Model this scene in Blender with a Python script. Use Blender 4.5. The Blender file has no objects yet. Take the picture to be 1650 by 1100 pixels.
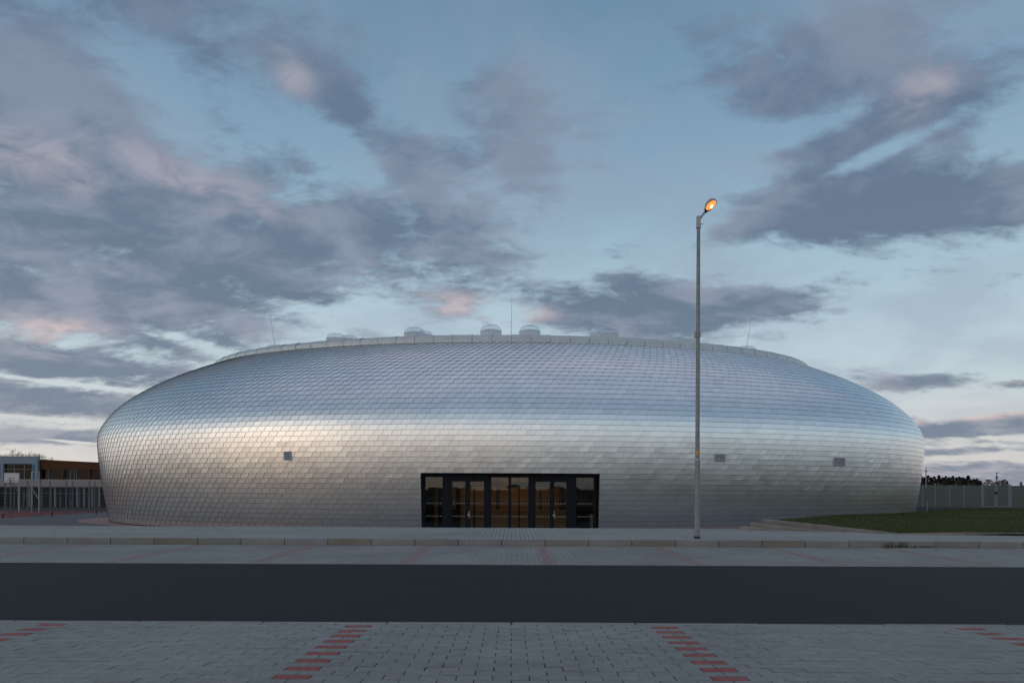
import bpy, math, random
import numpy as np
from mathutils import Vector, Matrix
random.seed(7); rng = np.random.default_rng(7)
R = math.radians
SC = bpy.context.scene
COL = SC.collection

# ------------------------------------------------------------------ camera
EYE = 1.3
F = 1100.0                                     # focal length in pixels of the 1650 px wide photograph (24 mm)
cam_d = bpy.data.cameras.new('camera'); cam = bpy.data.objects.new('camera', cam_d); COL.objects.link(cam)
cam_d.lens = 24; cam_d.sensor_width = 36; cam_d.shift_y = 236/1650
cam_d.clip_start = .1; cam_d.clip_end = 6000
cam.location = (0, 0, EYE)
cam.rotation_euler = (R(90), R(-.26), 0)
SC.camera = cam

# ------------------------------------------------------------------ sky and sun
SUN_AZ, SUN_EL = -128.0, 3.5                   # degrees clockwise from the viewing direction (+Y), height above the horizon
SC.view_settings.view_transform = 'Standard'; SC.view_settings.look = 'None'
SC.view_settings.exposure = 0; SC.view_settings.gamma = 1; SC.view_settings.use_curve_mapping = False
w = bpy.data.worlds.new('World'); SC.world = w; w.use_nodes = True
NT = w.node_tree; NT.nodes.clear()
def WN(t, **k):
    n = NT.nodes.new(t)
    for a, b in k.items(): setattr(n, a, b)
    return n
def wl(a, b): NT.links.new(a, b)
def wmath(op, a, b=None, c=None, clamp=False):
    n = WN('ShaderNodeMath', operation=op, use_clamp=clamp)
    for i, v in enumerate((a, b, c)):
        if v is None: continue
        if isinstance(v, (int, float)): n.inputs[i].default_value = v
        else: wl(v, n.inputs[i])
    return n.outputs[0]
def wramp(fac, stops, interp='LINEAR'):
    n = WN('ShaderNodeValToRGB'); n.color_ramp.interpolation = interp
    el = n.color_ramp.elements
    while len(el) < len(stops): el.new(.5)
    for e, (p, c) in zip(el, stops):
        e.position = p; e.color = (*c, 1) if len(c) == 3 else c
    wl(fac, n.inputs[0]); return n.outputs[0]
def wmix(f, a, b, mode='MIX'):
    n = WN('ShaderNodeMix', data_type='RGBA', blend_type=mode)
    for s, v in ((n.inputs[0], f), (n.inputs[6], a), (n.inputs[7], b)):
        if isinstance(v, (int, float)): s.default_value = v
        elif isinstance(v, tuple): s.default_value = (*v, 1)
        else: wl(v, s)
    return n.outputs[2]
def s2l(r, g, b):
    f = lambda c: (c/255/12.92) if c/255 <= .04045 else ((c/255+.055)/1.055)**2.4
    return (f(r), f(g), f(b))
sky = WN('ShaderNodeTexSky', sky_type='NISHITA', sun_disc=False)
sky.sun_elevation = R(SUN_EL); sky.sun_rotation = R(SUN_AZ)
sky.air_density = 1.0; sky.dust_density = 1.0; sky.ozone_density = 2.0; sky.altitude = 300
geo = WN('ShaderNodeTexCoord'); DIR = geo.outputs['Generated']
sep = WN('ShaderNodeSeparateXYZ'); wl(DIR, sep.inputs[0])
dx, dy, dz = sep.outputs
AZ = wmath('ARCTAN2', dx, dy)                  # 0 ahead, negative to the left
dzc = wmath('MAXIMUM', dz, 0.0)
EL = wmath('ARCSINE', wmath('MINIMUM', dzc, 1.0))
ae = WN('ShaderNodeCombineXYZ'); wl(AZ, ae.inputs[0]); wl(EL, ae.inputs[1])
AE = ae.outputs[0]
# clouds on a high flat layer: the direction projected on to it
inv = wmath('DIVIDE', 1.0, wmath('ADD', dzc, .27))
pl = WN('ShaderNodeCombineXYZ'); wl(wmath('MULTIPLY', dx, inv), pl.inputs[0]); wl(wmath('MULTIPLY', dy, inv), pl.inputs[1])
def wnoise(vec, scale, detail, rough, dist=0.0, loc=(0, 0, 0), sc=(1, 1, 1)):
    m = WN('ShaderNodeMapping'); m.inputs['Location'].default_value = loc; m.inputs['Scale'].default_value = sc
    wl(vec, m.inputs[0])
    n = WN('ShaderNodeTexNoise'); n.inputs['Scale'].default_value = scale; n.inputs['Detail'].default_value = detail
    n.inputs['Roughness'].default_value = rough; n.inputs['Distortion'].default_value = dist
    wl(m.outputs[0], n.inputs['Vector']); return n.outputs[0]
N1 = wnoise(pl.outputs[0], 3.2, 9, .60, .35, (3.1, 1.7, 0), (.85, 1.3, 1))
N2 = wnoise(pl.outputs[0], 7.5, 7, .60, .5, (8.3, 4.2, 2.0), (.9, 1.2, 1))
N4 = wnoise(pl.outputs[0], 20.0, 6, .62, .6, (2.2, 7.7, 1.0), (.8, 1.3, 1))
def ang(px, py):                               # direction (azimuth, elevation) of a spot of sky
    u, v = (px-825)/F, (786-py)/F
    return math.atan2(u, 1), math.atan2(v, math.hypot(u, 1))
def blob(px, py, rx, ry, rot, wgt):
    a, e = ang(px, py); c = 1/(1+((px-825)/F)**2)
    m = WN('ShaderNodeMapping', vector_type='TEXTURE')
    m.inputs['Location'].default_value = (a, e, 0); m.inputs['Rotation'].default_value = (0, 0, R(rot))
    m.inputs['Scale'].default_value = (rx/F*c**.8, ry/F*c**.5, 1); wl(AE, m.inputs[0])
    l = WN('ShaderNodeVectorMath', operation='LENGTH'); wl(m.outputs[0], l.inputs[0])
    r = WN('ShaderNodeMapRange', interpolation_type='SMOOTHERSTEP')
    r.inputs['From Min'].default_value = 1.0; r.inputs['From Max'].default_value = 0.0
    r.inputs['To Min'].default_value = 0.0; r.inputs['To Max'].default_value = wgt
    wl(l.outputs['Value'], r.inputs['Value']); return r.outputs['Result']
CLOUDS = [  # px, py, rx, ry, tilt, weight
    (40, 290, 380, 220, -8, .42), (300, 370, 460, 170, -14, .44), (600, 400, 360, 110, -4, .42), (170, 490, 460, 120, -8, .50),
    (20, 110, 300, 220, -30, .34), (340, 40, 420, 110, -6, .34), (530, 160, 190, 60, -28, .30), (170, 200, 210, 110, -32, .24), (430, 265, 300, 70, -18, .20),
    (690, 280, 240, 100, -35, .36), (800, 190, 200, 110, -25, .30), (860, 290, 110, 60, -30, .20), (470, 470, 160, 40, -14, .26),
    (90, 590, 420, 46, -3, .62), (60, 650, 420, 44, -2, .62), (70, 702, 300, 17, 0, .42), (720, 490, 110, 32, 0, .34), 
    (1370, 325, 330, 88, -3, .62), (1520, 345, 190, 70, -6, .34), (1160, 385, 150, 38, 12, .34), (1330, 250, 150, 50, 10, .22),
    (1290, 110, 320, 110, -8, .46), (1590, 130, 170, 90, 14, .40), (1470, 165, 140, 80, 20, .42), (1630, 320, 120, 90, 0, .34), (1480, 10, 320, 60, 0, .24), (1040, 100, 260, 120, 10, .16),
    (1010, 500, 260, 80, 2, .74), (1210, 488, 270, 46, 3, .56), (1020, 448, 140, 30, -4, .30), 
    (1480, 612, 140, 24, 3, .62), (1590, 684, 260, 32, 4, .74), (1590, 762, 250, 34, 0, .78), (1650, 612, 80, 16, 0, .44), (1560, 722, 150, 10, 0, .34), 
    # clear gaps
    (1440, 232, 190, 22, 14, -.42), 
    (690, 130, 160, 150, -20, -.20), (1090, 300, 200, 200, 0, -.30), (960, 60, 220, 120, 0, -.14), (570, 515, 180, 26, -8, -.26), (1290, 205, 330, 30, 6, -.22),
    (330, 562, 240, 18, -14, -.30), (1440, 540, 300, 70, 0, -.30), (1500, 650, 220, 18, 0, -.3), (240, 120, 130, 70, -30, -.14), (560, 260, 170, 40, -34, -.16),
    (120, 737, 320, 10, 0, -.5), (90, 712, 330, 16, 0, .5), (100, 620, 340, 6, -3, -.26), (100, 680, 300, 5, -2, -.30), (110, 714, 130, 4, -4, -.6), (1540, 704, 220, 9, 0, -.3), (1560, 734, 120, 7, 0, -.4)]
bias = None
for c in CLOUDS:
    b = blob(*c); bias = b if bias is None else wmath('ADD', bias, b)
# away from the sky in view the same broken cloud goes on
back = WN('ShaderNodeMapRange', interpolation_type='SMOOTHSTEP')
for k, v in (('From Min', .9), ('From Max', 1.5), ('To Min', 0), ('To Max', .02)): back.inputs[k].default_value = v
wl(wmath('ABSOLUTE', AZ), back.inputs['Value'])
top = WN('ShaderNodeMapRange', interpolation_type='SMOOTHSTEP')
for k, v in (('From Min', .60), ('From Max', .95), ('To Min', 0), ('To Max', .30)): top.inputs[k].default_value = v
wl(EL, top.inputs['Value'])
backup = WN('ShaderNodeMapRange', interpolation_type='SMOOTHSTEP')
for k, v in (('From Min', .22), ('From Max', .60), ('To Min', 0), ('To Max', 13)): backup.inputs[k].default_value = v
wl(EL, backup.inputs['Value'])
bias = wmath('ADD', bias, wmath('MAXIMUM', wmath('MULTIPLY', back.outputs[0], backup.outputs[0]), top.outputs[0]))
raw = wmath('ADD', wmath('ADD', wmath('MULTIPLY_ADD', N1, 1.5, -.27), wmath('MULTIPLY', wmath('SUBTRACT', N2, .5), 1.0)),
            wmath('ADD', wmath('MULTIPLY', bias, 1.12), wmath('MULTIPLY', wmath('SUBTRACT', N4, .5), .62)))
dens = WN('ShaderNodeMapRange', interpolation_type='SMOOTHSTEP')
for k, v in (('From Min', .46), ('From Max', .98), ('To Min', 0), ('To Max', .95)): dens.inputs[k].default_value = v
wl(raw, dens.inputs['Value'])
DENS = dens.outputs[0]
# clear sky: the Nishita sky, its blue paled toward the horizon as in late dusk air
base = wmix(1.0, sky.outputs[0], (.105, .105, .105), 'MULTIPLY')
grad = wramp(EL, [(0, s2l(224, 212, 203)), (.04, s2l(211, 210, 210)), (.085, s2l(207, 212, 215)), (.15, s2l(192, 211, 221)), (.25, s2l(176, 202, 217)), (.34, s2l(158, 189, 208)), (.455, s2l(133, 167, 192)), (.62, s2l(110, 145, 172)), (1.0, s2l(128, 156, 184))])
sunv = Vector((math.sin(R(SUN_AZ))*math.cos(R(SUN_EL)), math.cos(R(SUN_AZ))*math.cos(R(SUN_EL)), math.sin(R(SUN_EL))))
dot = WN('ShaderNodeVectorMath', operation='DOT_PRODUCT'); wl(DIR, dot.inputs[0]); dot.inputs[1].default_value = sunv
SD = dot.outputs['Value']
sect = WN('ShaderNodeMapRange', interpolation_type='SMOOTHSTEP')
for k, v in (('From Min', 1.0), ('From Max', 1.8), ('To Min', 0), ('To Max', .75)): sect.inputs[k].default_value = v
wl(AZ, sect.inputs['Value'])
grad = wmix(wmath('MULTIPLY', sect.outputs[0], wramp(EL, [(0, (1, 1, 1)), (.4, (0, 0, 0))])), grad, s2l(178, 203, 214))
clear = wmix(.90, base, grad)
glowf = wramp(wmath('MULTIPLY_ADD', SD, .5, .5), [(0, (.05, .05, .05)), (.45, (.10, .10, .10)), (.72, (.26, .27, .28)), (.90, (.56, .54, .52)), (1, (.64, .60, .56))], 'EASE')
lowf = wramp(EL, [(0, (1, 1, 1)), (.16, (.75, .7, .66)), (.40, (.16, .17, .2)), (.8, (0, 0, 0))], 'EASE')
glow = wmix(1.0, wmix(1.0, glowf, lowf, 'MULTIPLY'), (.92, .70, .48), 'MULTIPLY')
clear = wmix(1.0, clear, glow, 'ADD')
# cloud colour: blue grey body, paler and a little pink where the cloud is thin or turned to the afterglow
N3 = wnoise(pl.outputs[0], 2.6, 5, .55, .3, (1.3, 9.2, 5.0))
lit = wmath('MULTIPLY', wramp(wmath('ADD', wmath('MULTIPLY', N3, .65), wmath('MULTIPLY', N2, .35)), [(.44, (0, 0, 0)), (.60, (1, 1, 1))], 'EASE'), .75)
body = wramp(EL, [(0, s2l(114, 128, 148)), (.10, s2l(112, 128, 148)), (.25, s2l(100, 118, 140)), (.5, s2l(100, 119, 144)), (.62, s2l(104, 123, 148)), (.85, s2l(152, 161, 182))])
litc = wramp(EL, [(0, s2l(180, 178, 186)), (.25, s2l(146, 155, 174)), (.6, s2l(132, 146, 166)), (.9, s2l(178, 180, 190))])
cloudc = wmix(lit, body, litc)
PINK = [(75, 535, 150, 34, 4, .95), (740, 490, 130, 36, 0, .9), (1590, 664, 220, 14, 4, 1.0), (1640, 608, 90, 10, 0, .9), (60, 262, 240, 70, -8, .55),
        (300, 290, 300, 60, -10, .42), (1075, 378, 50, 22, 0, .9), (975, 428, 60, 16, 0, .9), (1480, 150, 100, 60, 30, .6), (470, 125, 70, 46, -36, .6), (820, 505, 130, 26, 0, .9)]
pk = None
for c in PINK:
    b = blob(*c); pk = b if pk is None else wmath('MAXIMUM', pk, b)
pkn = wmath('MULTIPLY', pk, wramp(N2, [(.38, (.12, .12, .12)), (.62, (1, 1, 1))]))
cloudc = wmix(pkn, cloudc, wramp(EL, [(0, s2l(232, 200, 190)), (.3, s2l(196, 184, 190)), (.7, s2l(164, 166, 178))]))
cloudc = wmix(1.0, cloudc, wmix(1.0, glow, (.35, .35, .35), 'MULTIPLY'), 'ADD')
veil = wmath('MULTIPLY', wramp(N3, [(.40, (0, 0, 0)), (.64, (1, 1, 1))], 'EASE'), .42)
clear = wmix(wmath('MULTIPLY', veil, wramp(EL, [(0, (.3, .3, .3)), (.3, (1, 1, 1))])), clear, s2l(146, 158, 178))
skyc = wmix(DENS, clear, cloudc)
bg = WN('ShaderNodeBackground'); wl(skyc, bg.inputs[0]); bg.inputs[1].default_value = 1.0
wo = WN('ShaderNodeOutputWorld'); wl(bg.outputs[0], wo.inputs[0])
w.cycles.sampling_method = 'MANUAL'; w.cycles.sample_map_resolution = 512

sd = bpy.data.lights.new('sun', 'SUN'); so = bpy.data.objects.new('sun', sd); COL.objects.link(so)
sd.energy = .10; sd.angle = R(32); sd.color = (1, .80, .58)
so.rotation_euler = (-sunv).to_track_quat('-Z', 'Y').to_euler(); so.location = (-30, -20, 20)

# ------------------------------------------------------------------ materials
def mat(name, col, rough=.7, metal=0.0, spec=.5, noise=None, bump=None, attr=None, coords='Object'):
    """noise: list of (scale, amount, dark/light shift) ; bump: (scale, distance)"""
    m = bpy.data.materials.new(name); m.use_nodes = True
    nt = m.node_tree; b = nt.nodes['Principled BSDF']
    b.inputs['Base Color'].default_value = (*col, 1); b.inputs['Roughness'].default_value = rough
    b.inputs['Metallic'].default_value = metal; b.inputs['Specular IOR Level'].default_value = spec
    tc = nt.nodes.new('ShaderNodeTexCoord')
    cur = None
    rgb = nt.nodes.new('ShaderNodeRGB'); rgb.outputs[0].default_value = (*col, 1); cur = rgb.outputs[0]
    for (sc, amt, sx) in (noise or []):
        mp = nt.nodes.new('ShaderNodeMapping'); mp.inputs['Scale'].default_value = (sx, 1, 1)
        nt.links.new(tc.outputs[coords], mp.inputs[0])
        n = nt.nodes.new('ShaderNodeTexNoise'); n.inputs['Scale'].default_value = sc; n.inputs['Detail'].default_value = 6
        n.inputs['Roughness'].default_value = .6
        nt.links.new(mp.outputs[0], n.inputs['Vector'])
        r = nt.nodes.new('ShaderNodeMapRange')
        for k, v in (('From Min', .3), ('From Max', .7), ('To Min', 1-amt), ('To Max', 1+amt)): r.inputs[k].default_value = v
        nt.links.new(n.outputs[0], r.inputs['Value'])
        mx = nt.nodes.new('ShaderNodeVectorMath'); mx.operation = 'SCALE'
        nt.links.new(cur, mx.inputs[0]); nt.links.new(r.outputs[0], mx.inputs['Scale']); cur = mx.outputs[0]
    if attr:
        at = nt.nodes.new('ShaderNodeAttribute'); at.attribute_name = attr
        mx = nt.nodes.new('ShaderNodeVectorMath'); mx.operation = 'MULTIPLY'
        nt.links.new(cur, mx.inputs[0]); nt.links.new(at.outputs['Color'], mx.inputs[1]); cur = mx.outputs[0]
    nt.links.new(cur, b.inputs['Base Color'])
    if bump:
        n = nt.nodes.new('ShaderNodeTexNoise'); n.inputs['Scale'].default_value = bump[0]; n.inputs['Detail'].default_value = 4
        nt.links.new(tc.outputs[coords], n.inputs['Vector'])
        bp = nt.nodes.new('ShaderNodeBump'); bp.inputs['Distance'].default_value = bump[1]; bp.inputs['Strength'].default_value = 1
        nt.links.new(n.outputs[0], bp.inputs['Height']); nt.links.new(bp.outputs[0], b.inputs['Normal'])
    return m
M = {}
M['alu'] = mat('brushed_aluminium', (.93, .932, .94), .285, 1, .5, [(.35, .03, 1), (9, .05, 1)], (3.0, .002), 'tint')
M['alu_edge'] = mat('aluminium_shaded_edge', (.16, .165, .175), .6, .6)  # shingle edges coloured dark to deepen the shade at the joints
M['underlay'] = mat('dark_underlay', (.055, .055, .058), .9)
M['alu_trim'] = mat('aluminium_trim', (.66, .645, .61), .42, 1, .5, [(2, .08, 1)], (5, .01))
M['membrane'] = mat('roof_membrane', (.45, .45, .44), .8, 0, .3, [(1, .1, 1)])
M['acrylic_curb'] = mat('white_curb', (.75, .76, .78), .5)
M['frame'] = mat('anthracite_frame', (.007, .010, .016), .55, 0, .2, [(6, .1, 1)])
M['reveal'] = mat('dark_reveal', (.05, .043, .036), .6)
M['steel'] = mat('brushed_steel', (.6, .6, .6), .3, 1)
M['galv'] = mat('galvanised_steel', (.30, .30, .30), .55, .6, .5, [(14, .22, 1), (60, .12, 1)], (40, .002))
M['galv_light'] = mat('galvanised_pipe', (.42, .43, .44), .5, .5, .5, [(9, .15, 1)])
M['lamp_hood'] = mat('lamp_hood_grey', (.48, .49, .51), .4, 0, .5, [(8, .1, 1)])
M['black'] = mat('black_plastic', (.012, .012, .013), .5)
M['yellow'] = mat('yellow_band', (.62, .36, .05), .6, 0, .5, [(20, .1, 1)])
M['asphalt'] = mat('asphalt', (.0135, .0137, .0148), .82, 0, .30, [(.25, .28, .15), (1.6, .20, .12), (11, .22, .5), (90, .5, 1)], (150, .004))
M['path'] = mat('path_asphalt', (.125, .125, .128), .85, 0, .3, [(.3, .14, .3), (4, .1, 1)])
M['paver'] = mat('grey_paver', (.268, .260, .242), .85, 0, .35, [(.55, .16, 1), (14, .12, 1), (90, .16, 1)], (70, .003), 'tint')
M['paver_plaza'] = mat('pale_paver', (.315, .305, .288), .85, 0, .35, [(.5, .12, .5), (12, .1, 1)], (60, .002), 'tint')
M['paver_red'] = mat('red_paver', (.32, .095, .085), .85, 0, .35, [(14, .12, 1), (90, .2, 1)], (70, .003), 'tint')
M['paver_red_pale'] = mat('pale_red_paver', (.30, .19, .18), .85, 0, .35, [(14, .12, 1), (90, .2, 1)], None, 'tint')  # paler red for the far bay lines
M['joint'] = mat('joint_sand', (.045, .046, .048), .95, 0, .2, [(20, .3, 1)])
M['kerb'] = mat('kerb_concrete', (.29, .268, .25), .85, 0, .3, [(2.2, .16, .5), (30, .12, 1)], (50, .003), 'tint')
M['edging'] = mat('edging_concrete', (.25, .215, .19), .85, 0, .3, [(2.5, .22, 1), (30, .15, 1)], (50, .003), 'tint')
M['soil'] = mat('dark_soil', (.03, .026, .02), .95, 0, .2, [(3, .3, 1)])
M['lawn'] = mat('lawn_turf', (.046, .050, .007), .9, 0, .2, [(.7, .22, 1), (10, .3, 1)], (25, .02))
M['blade'] = mat('grass_blade', (.058, .068, .009), .7, 0, .3, [(.8, .3, 1)])
M['field'] = mat('field_green', (.042, .047, .026), .95, 0, .2, [(.02, .2, .3), (.4, .15, .3)])
M['gravel'] = mat('pinkish_gravel', (.33, .22, .20), .9, 0, .3, [(9, .4, 1)])
M['court'] = mat('red_court_rubber', (.20, .035, .03), .8, 0, .3, [(1, .1, 1)])
M['wood_in'] = mat('interior_wood', (.27, .155, .075), .5, 0, .4, [(1.5, .2, .15), (8, .2, .05)])
M['wood_low'] = mat('interior_counter_wood', (.36, .23, .11), .5, 0, .4, [(1.5, .15, .15)])
M['dark_in'] = mat('dark_interior', (.03, .025, .022), .8)
M['ceil_in'] = mat('interior_ceiling', (.2, .17, .14), .8)
M['dots'] = mat('white_film_dot', (.62, .66, .66), .6)
M['white_wall'] = mat('pale_blue_grey_panel', (.27, .34, .40), .6, 0, .4, [(.6, .06, 1)])
M['brown_wall'] = mat('rust_brown_panel', (.105, .040, .017), .75, 0, .3, [(.5, .14, 1), (6, .12, 1)])
M['band'] = mat('warm_grey_band', (.40, .345, .32), .8, 0, .3, [(1.5, .06, 1)])
M['col_white'] = mat('white_column', (.22, .22, .225), .7)
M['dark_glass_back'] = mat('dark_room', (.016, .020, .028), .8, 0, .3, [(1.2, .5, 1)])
M['blue_panel'] = mat('blue_panel', (.03, .14, .30), .6)
M['paper_yellow'] = mat('yellow_paper', (.35, .26, .10), .8)
M['paper_orange'] = mat('orange_paper', (.30, .16, .08), .8)
M['board'] = mat('white_board', (.72, .68, .68), .6)
M['board_line'] = mat('black_line', (.05, .05, .055), .6)
M['rim'] = mat('dark_rim', (.10, .07, .06), .5)
M['fence'] = mat('fence_grey_metal', (.15, .16, .18), .55, .3)
M['fence_pale'] = mat('fence_galvanised', (.27, .29, .32), .5, .4)
M['bark'] = mat('bare_bark', (.06, .047, .038), .9)
M['conifer'] = mat('conifer_needles', (.018, .026, .018), .9, 0, .2, [(.3, .3, 1)], None, 'tint')
M['bark_dark'] = mat('dark_bark', (.035, .025, .02), .9)
M['autumn'] = mat('autumn_leaves', (.060, .036, .026), .9, 0, .2, [(.3, .3, 1)], None, 'tint')
M['pole_pale'] = mat('concrete_pole', (.26, .26, .27), .8)
M['pole_dark'] = mat('dark_timber_pole', (.07, .06, .055), .9)
M['louvre'] = mat('louvre_grey', (.50, .51, .54), .5, .2)
M['weed'] = mat('dry_weed', (.07, .075, .03), .9)

def glass(name, tint=(.55, .6, .62), rough=.02, refl=1.0):
    m = bpy.data.materials.new(name); m.use_nodes = True; nt = m.node_tree; nt.nodes.clear()
    o = nt.nodes.new('ShaderNodeOutputMaterial'); mx = nt.nodes.new('ShaderNodeMixShader')
    t = nt.nodes.new('ShaderNodeBsdfTransparent'); t.inputs[0].default_value = (*tint, 1)
    g = nt.nodes.new('ShaderNodeBsdfGlossy'); g.inputs['Roughness'].default_value = rough; g.inputs[0].default_value = (refl, refl, refl, 1)
    lw_ = nt.nodes.new('ShaderNodeLayerWeight'); lw_.inputs[0].default_value = .5
    pw = nt.nodes.new('ShaderNodeMath'); pw.operation = 'POWER'; pw.inputs[1].default_value = 4.5; nt.links.new(lw_.outputs['Facing'], pw.inputs[0])
    f = nt.nodes.new('ShaderNodeMath'); f.operation = 'MULTIPLY_ADD'; f.inputs[1].default_value = .8; f.inputs[2].default_value = .075; nt.links.new(pw.outputs[0], f.inputs[0])
    tc = nt.nodes.new('ShaderNodeTexCoord'); n = nt.nodes.new('ShaderNodeTexNoise'); n.inputs['Scale'].default_value = .9
    bp = nt.nodes.new('ShaderNodeBump'); bp.inputs['Distance'].default_value = .004
    nt.links.new(tc.outputs['Object'], n.inputs['Vector']); nt.links.new(n.outputs[0], bp.inputs['Height']); nt.links.new(bp.outputs[0], g.inputs['Normal'])
    nt.links.new(f.outputs[0], mx.inputs[0]); nt.links.new(t.outputs[0], mx.inputs[1]); nt.links.new(g.outputs[0], mx.inputs[2])
    nt.links.new(mx.outputs[0], o.inputs[0]); return m
M['glass'] = glass('window_glass', (.85, .86, .85), .02, .45)
M['glass_far'] = glass('school_window_glass', (.5, .55, .6), .03, .14)
M['acrylic'] = glass('acrylic_dome', (.93, .95, .97), .06, .8)
M['acrylic_white'] = mat('opal_acrylic', (.55, .58, .61), .35)
def opal(name, col, tr):
    m = bpy.data.materials.new(name); m.use_nodes = True; nt = m.node_tree; nt.nodes.clear()
    o = nt.nodes.new('ShaderNodeOutputMaterial'); mx = nt.nodes.new('ShaderNodeMixShader'); m2 = nt.nodes.new('ShaderNodeMixShader')
    t = nt.nodes.new('ShaderNodeBsdfTransparent'); d = nt.nodes.new('ShaderNodeBsdfDiffuse'); l = nt.nodes.new('ShaderNodeBsdfTranslucent')
    d.inputs[0].default_value = l.inputs[0].default_value = (*col, 1); m2.inputs[0].default_value = .5; mx.inputs[0].default_value = tr
    nt.links.new(d.outputs[0], m2.inputs[1]); nt.links.new(l.outputs[0], m2.inputs[2]); nt.links.new(m2.outputs[0], mx.inputs[1]); nt.links.new(t.outputs[0], mx.inputs[2]); nt.links.new(mx.outputs[0], o.inputs[0]); return m
M['acrylic_curb'] = opal('opal_curb', (.95, .96, .97), .28)
M['acrylic_white'] = opal('opal_inner', (.95, .96, .97), .7)
def emis(name, col, s):
    m = bpy.data.materials.new(name); m.use_nodes = True; nt = m.node_tree; b = nt.nodes['Principled BSDF']
    b.inputs['Base Color'].default_value = (*col, 1); b.inputs['Emission Color'].default_value = (*col, 1); b.inputs['Emission Strength'].default_value = s
    b.inputs['Roughness'].default_value = .3
    return m
M['lamp_lens'] = emis('amber_lens', (1, .40, .08), 1.0)
M['lamp_bulb'] = emis('lit_bulb', (1, .68, .25), 6)
M['panel_glow'] = emis('added_panel_glow', (1, .62, .3), 2.2)  # glow of the panels added in the lobby

# ------------------------------------------------------------------ mesh helpers
class MB:
    def __init__(s): s.v = []; s.f = []; s.m = []; s.t = []
    def face_block(s, verts, faces, mi=0, tint=None):
        o = len(s.v); s.v += [tuple(map(float, p)) for p in verts]; s.f += [tuple(i+o for i in f) for f in faces]
        s.m += [mi]*len(faces)
        s.t += [tint if tint is not None else (1, 1, 1)]*len(faces)
        return s
    def box(s, x0, x1, y0, y1, z0, z1, mi=0, tint=None):
        v = [(x0,y0,z0),(x1,y0,z0),(x1,y1,z0),(x0,y1,z0),(x0,y0,z1),(x1,y0,z1),(x1,y1,z1),(x0,y1,z1)]
        return s.face_block(v, [(0,3,2,1),(4,5,6,7),(0,1,5,4),(1,2,6,5),(2,3,7,6),(3,0,4,7)], mi, tint)
    def bar(s, p, q, r, n=8, r2=None, mi=0, caps=True):
        p = Vector(p); q = Vector(q); r2 = r if r2 is None else r2
        d = (q-p).normalized(); a = d.orthogonal().normalized(); b = d.cross(a)
        vs = []
        for c, rr in ((p, r), (q, r2)):
            for i in range(n):
                t = 2*math.pi*i/n; vs.append(c + a*math.cos(t)*rr + b*math.sin(t)*rr)
        fs = [(i, (i+1) % n, n+(i+1) % n, n+i) for i in range(n)]
        if caps: fs += [tuple(range(n-1, -1, -1)), tuple(range(n, 2*n))]
        return s.face_block(vs, fs, mi)
    def tube(s, pts, r, n=8, mi=0):
        for a, b in zip(pts[:-1], pts[1:]): s.bar(a, b, r, n, mi=mi)
        return s
    def lathe(s, c, prof, n=24, mi=0):
        vs = []; c = Vector(c)
        for r, z in prof:
            for i in range(n):
                t = 2*math.pi*i/n; vs.append((c.x+r*math.cos(t), c.y+r*math.sin(t), c.z+z))
        fs = []
        for k in range(len(prof)-1):
            for i in range(n): fs.append((k*n+i, k*n+(i+1) % n, (k+1)*n+(i+1) % n, (k+1)*n+i))
        fs.append(tuple(range((len(prof)-1)*n, len(prof)*n)))
        return s.face_block(vs, fs, mi)
    def build(s, name, mats, parent=None, smooth=False, tint=False, loc=None):
        me = bpy.data.meshes.new(name); me.from_pydata(s.v, [], s.f)
        for k in (mats if isinstance(mats, (list, tuple)) else [mats]): me.materials.append(M[k])
        me.polygons.foreach_set('material_index', s.m)
        if smooth: me.polygons.foreach_set('use_smooth', [True]*len(s.f))
        if tint:
            a = me.color_attributes.new('tint', 'FLOAT_COLOR', 'CORNER')
            arr = np.ones((len(me.loops), 4), dtype=np.float32)
            ls = np.array([len(f) for f in s.f]); arr[:, :3] = np.repeat(np.array(s.t, dtype=np.float32), ls, axis=0)
            a.data.foreach_set('color', arr.ravel())
        me.update()
        o = bpy.data.objects.new(name, me); COL.objects.link(o)
        if parent: o.parent = parent
        if loc is not None: o.location = loc
        return o
def tag(o, label=None, cat=None, group=None, kind=None):
    if label: o['label'] = label
    if cat: o['category'] = cat
    if group: o['group'] = group
    if kind: o['kind'] = kind
    return o
def thing(name, label, cat, loc=(0, 0, 0), rz=0, group=None):
    o = bpy.data.objects.new(name, None); COL.objects.link(o); o.empty_display_size = .2
    o.location = loc; o.rotation_euler = (0, 0, rz)
    return tag(o, label, cat, group)
def kids(o): return [c for c in bpy.data.objects if c.parent is o]
def dup(o, parent=None, label=None, loc=None, rz=None):
    c = o.copy(); COL.objects.link(c)
    if parent: c.parent = parent
    if loc is not None: c.location = loc
    if rz is not None: c.rotation_euler = (0, 0, rz)
    if label: c['label'] = label
    for k in kids(o): dup(k, c)
    return c
HOR = lambda px: 786 + 3.69*(px-825)/825
def PX(px, py, d): return ((px-825)/F*d, d, EYE+(HOR(px)-py)/F*d)
def grey(a=.08, warm=.02):
    g = 1+rng.uniform(-a, a); wv = rng.uniform(-warm, warm); return (g*(1+wv), g, g*(1-wv))

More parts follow.
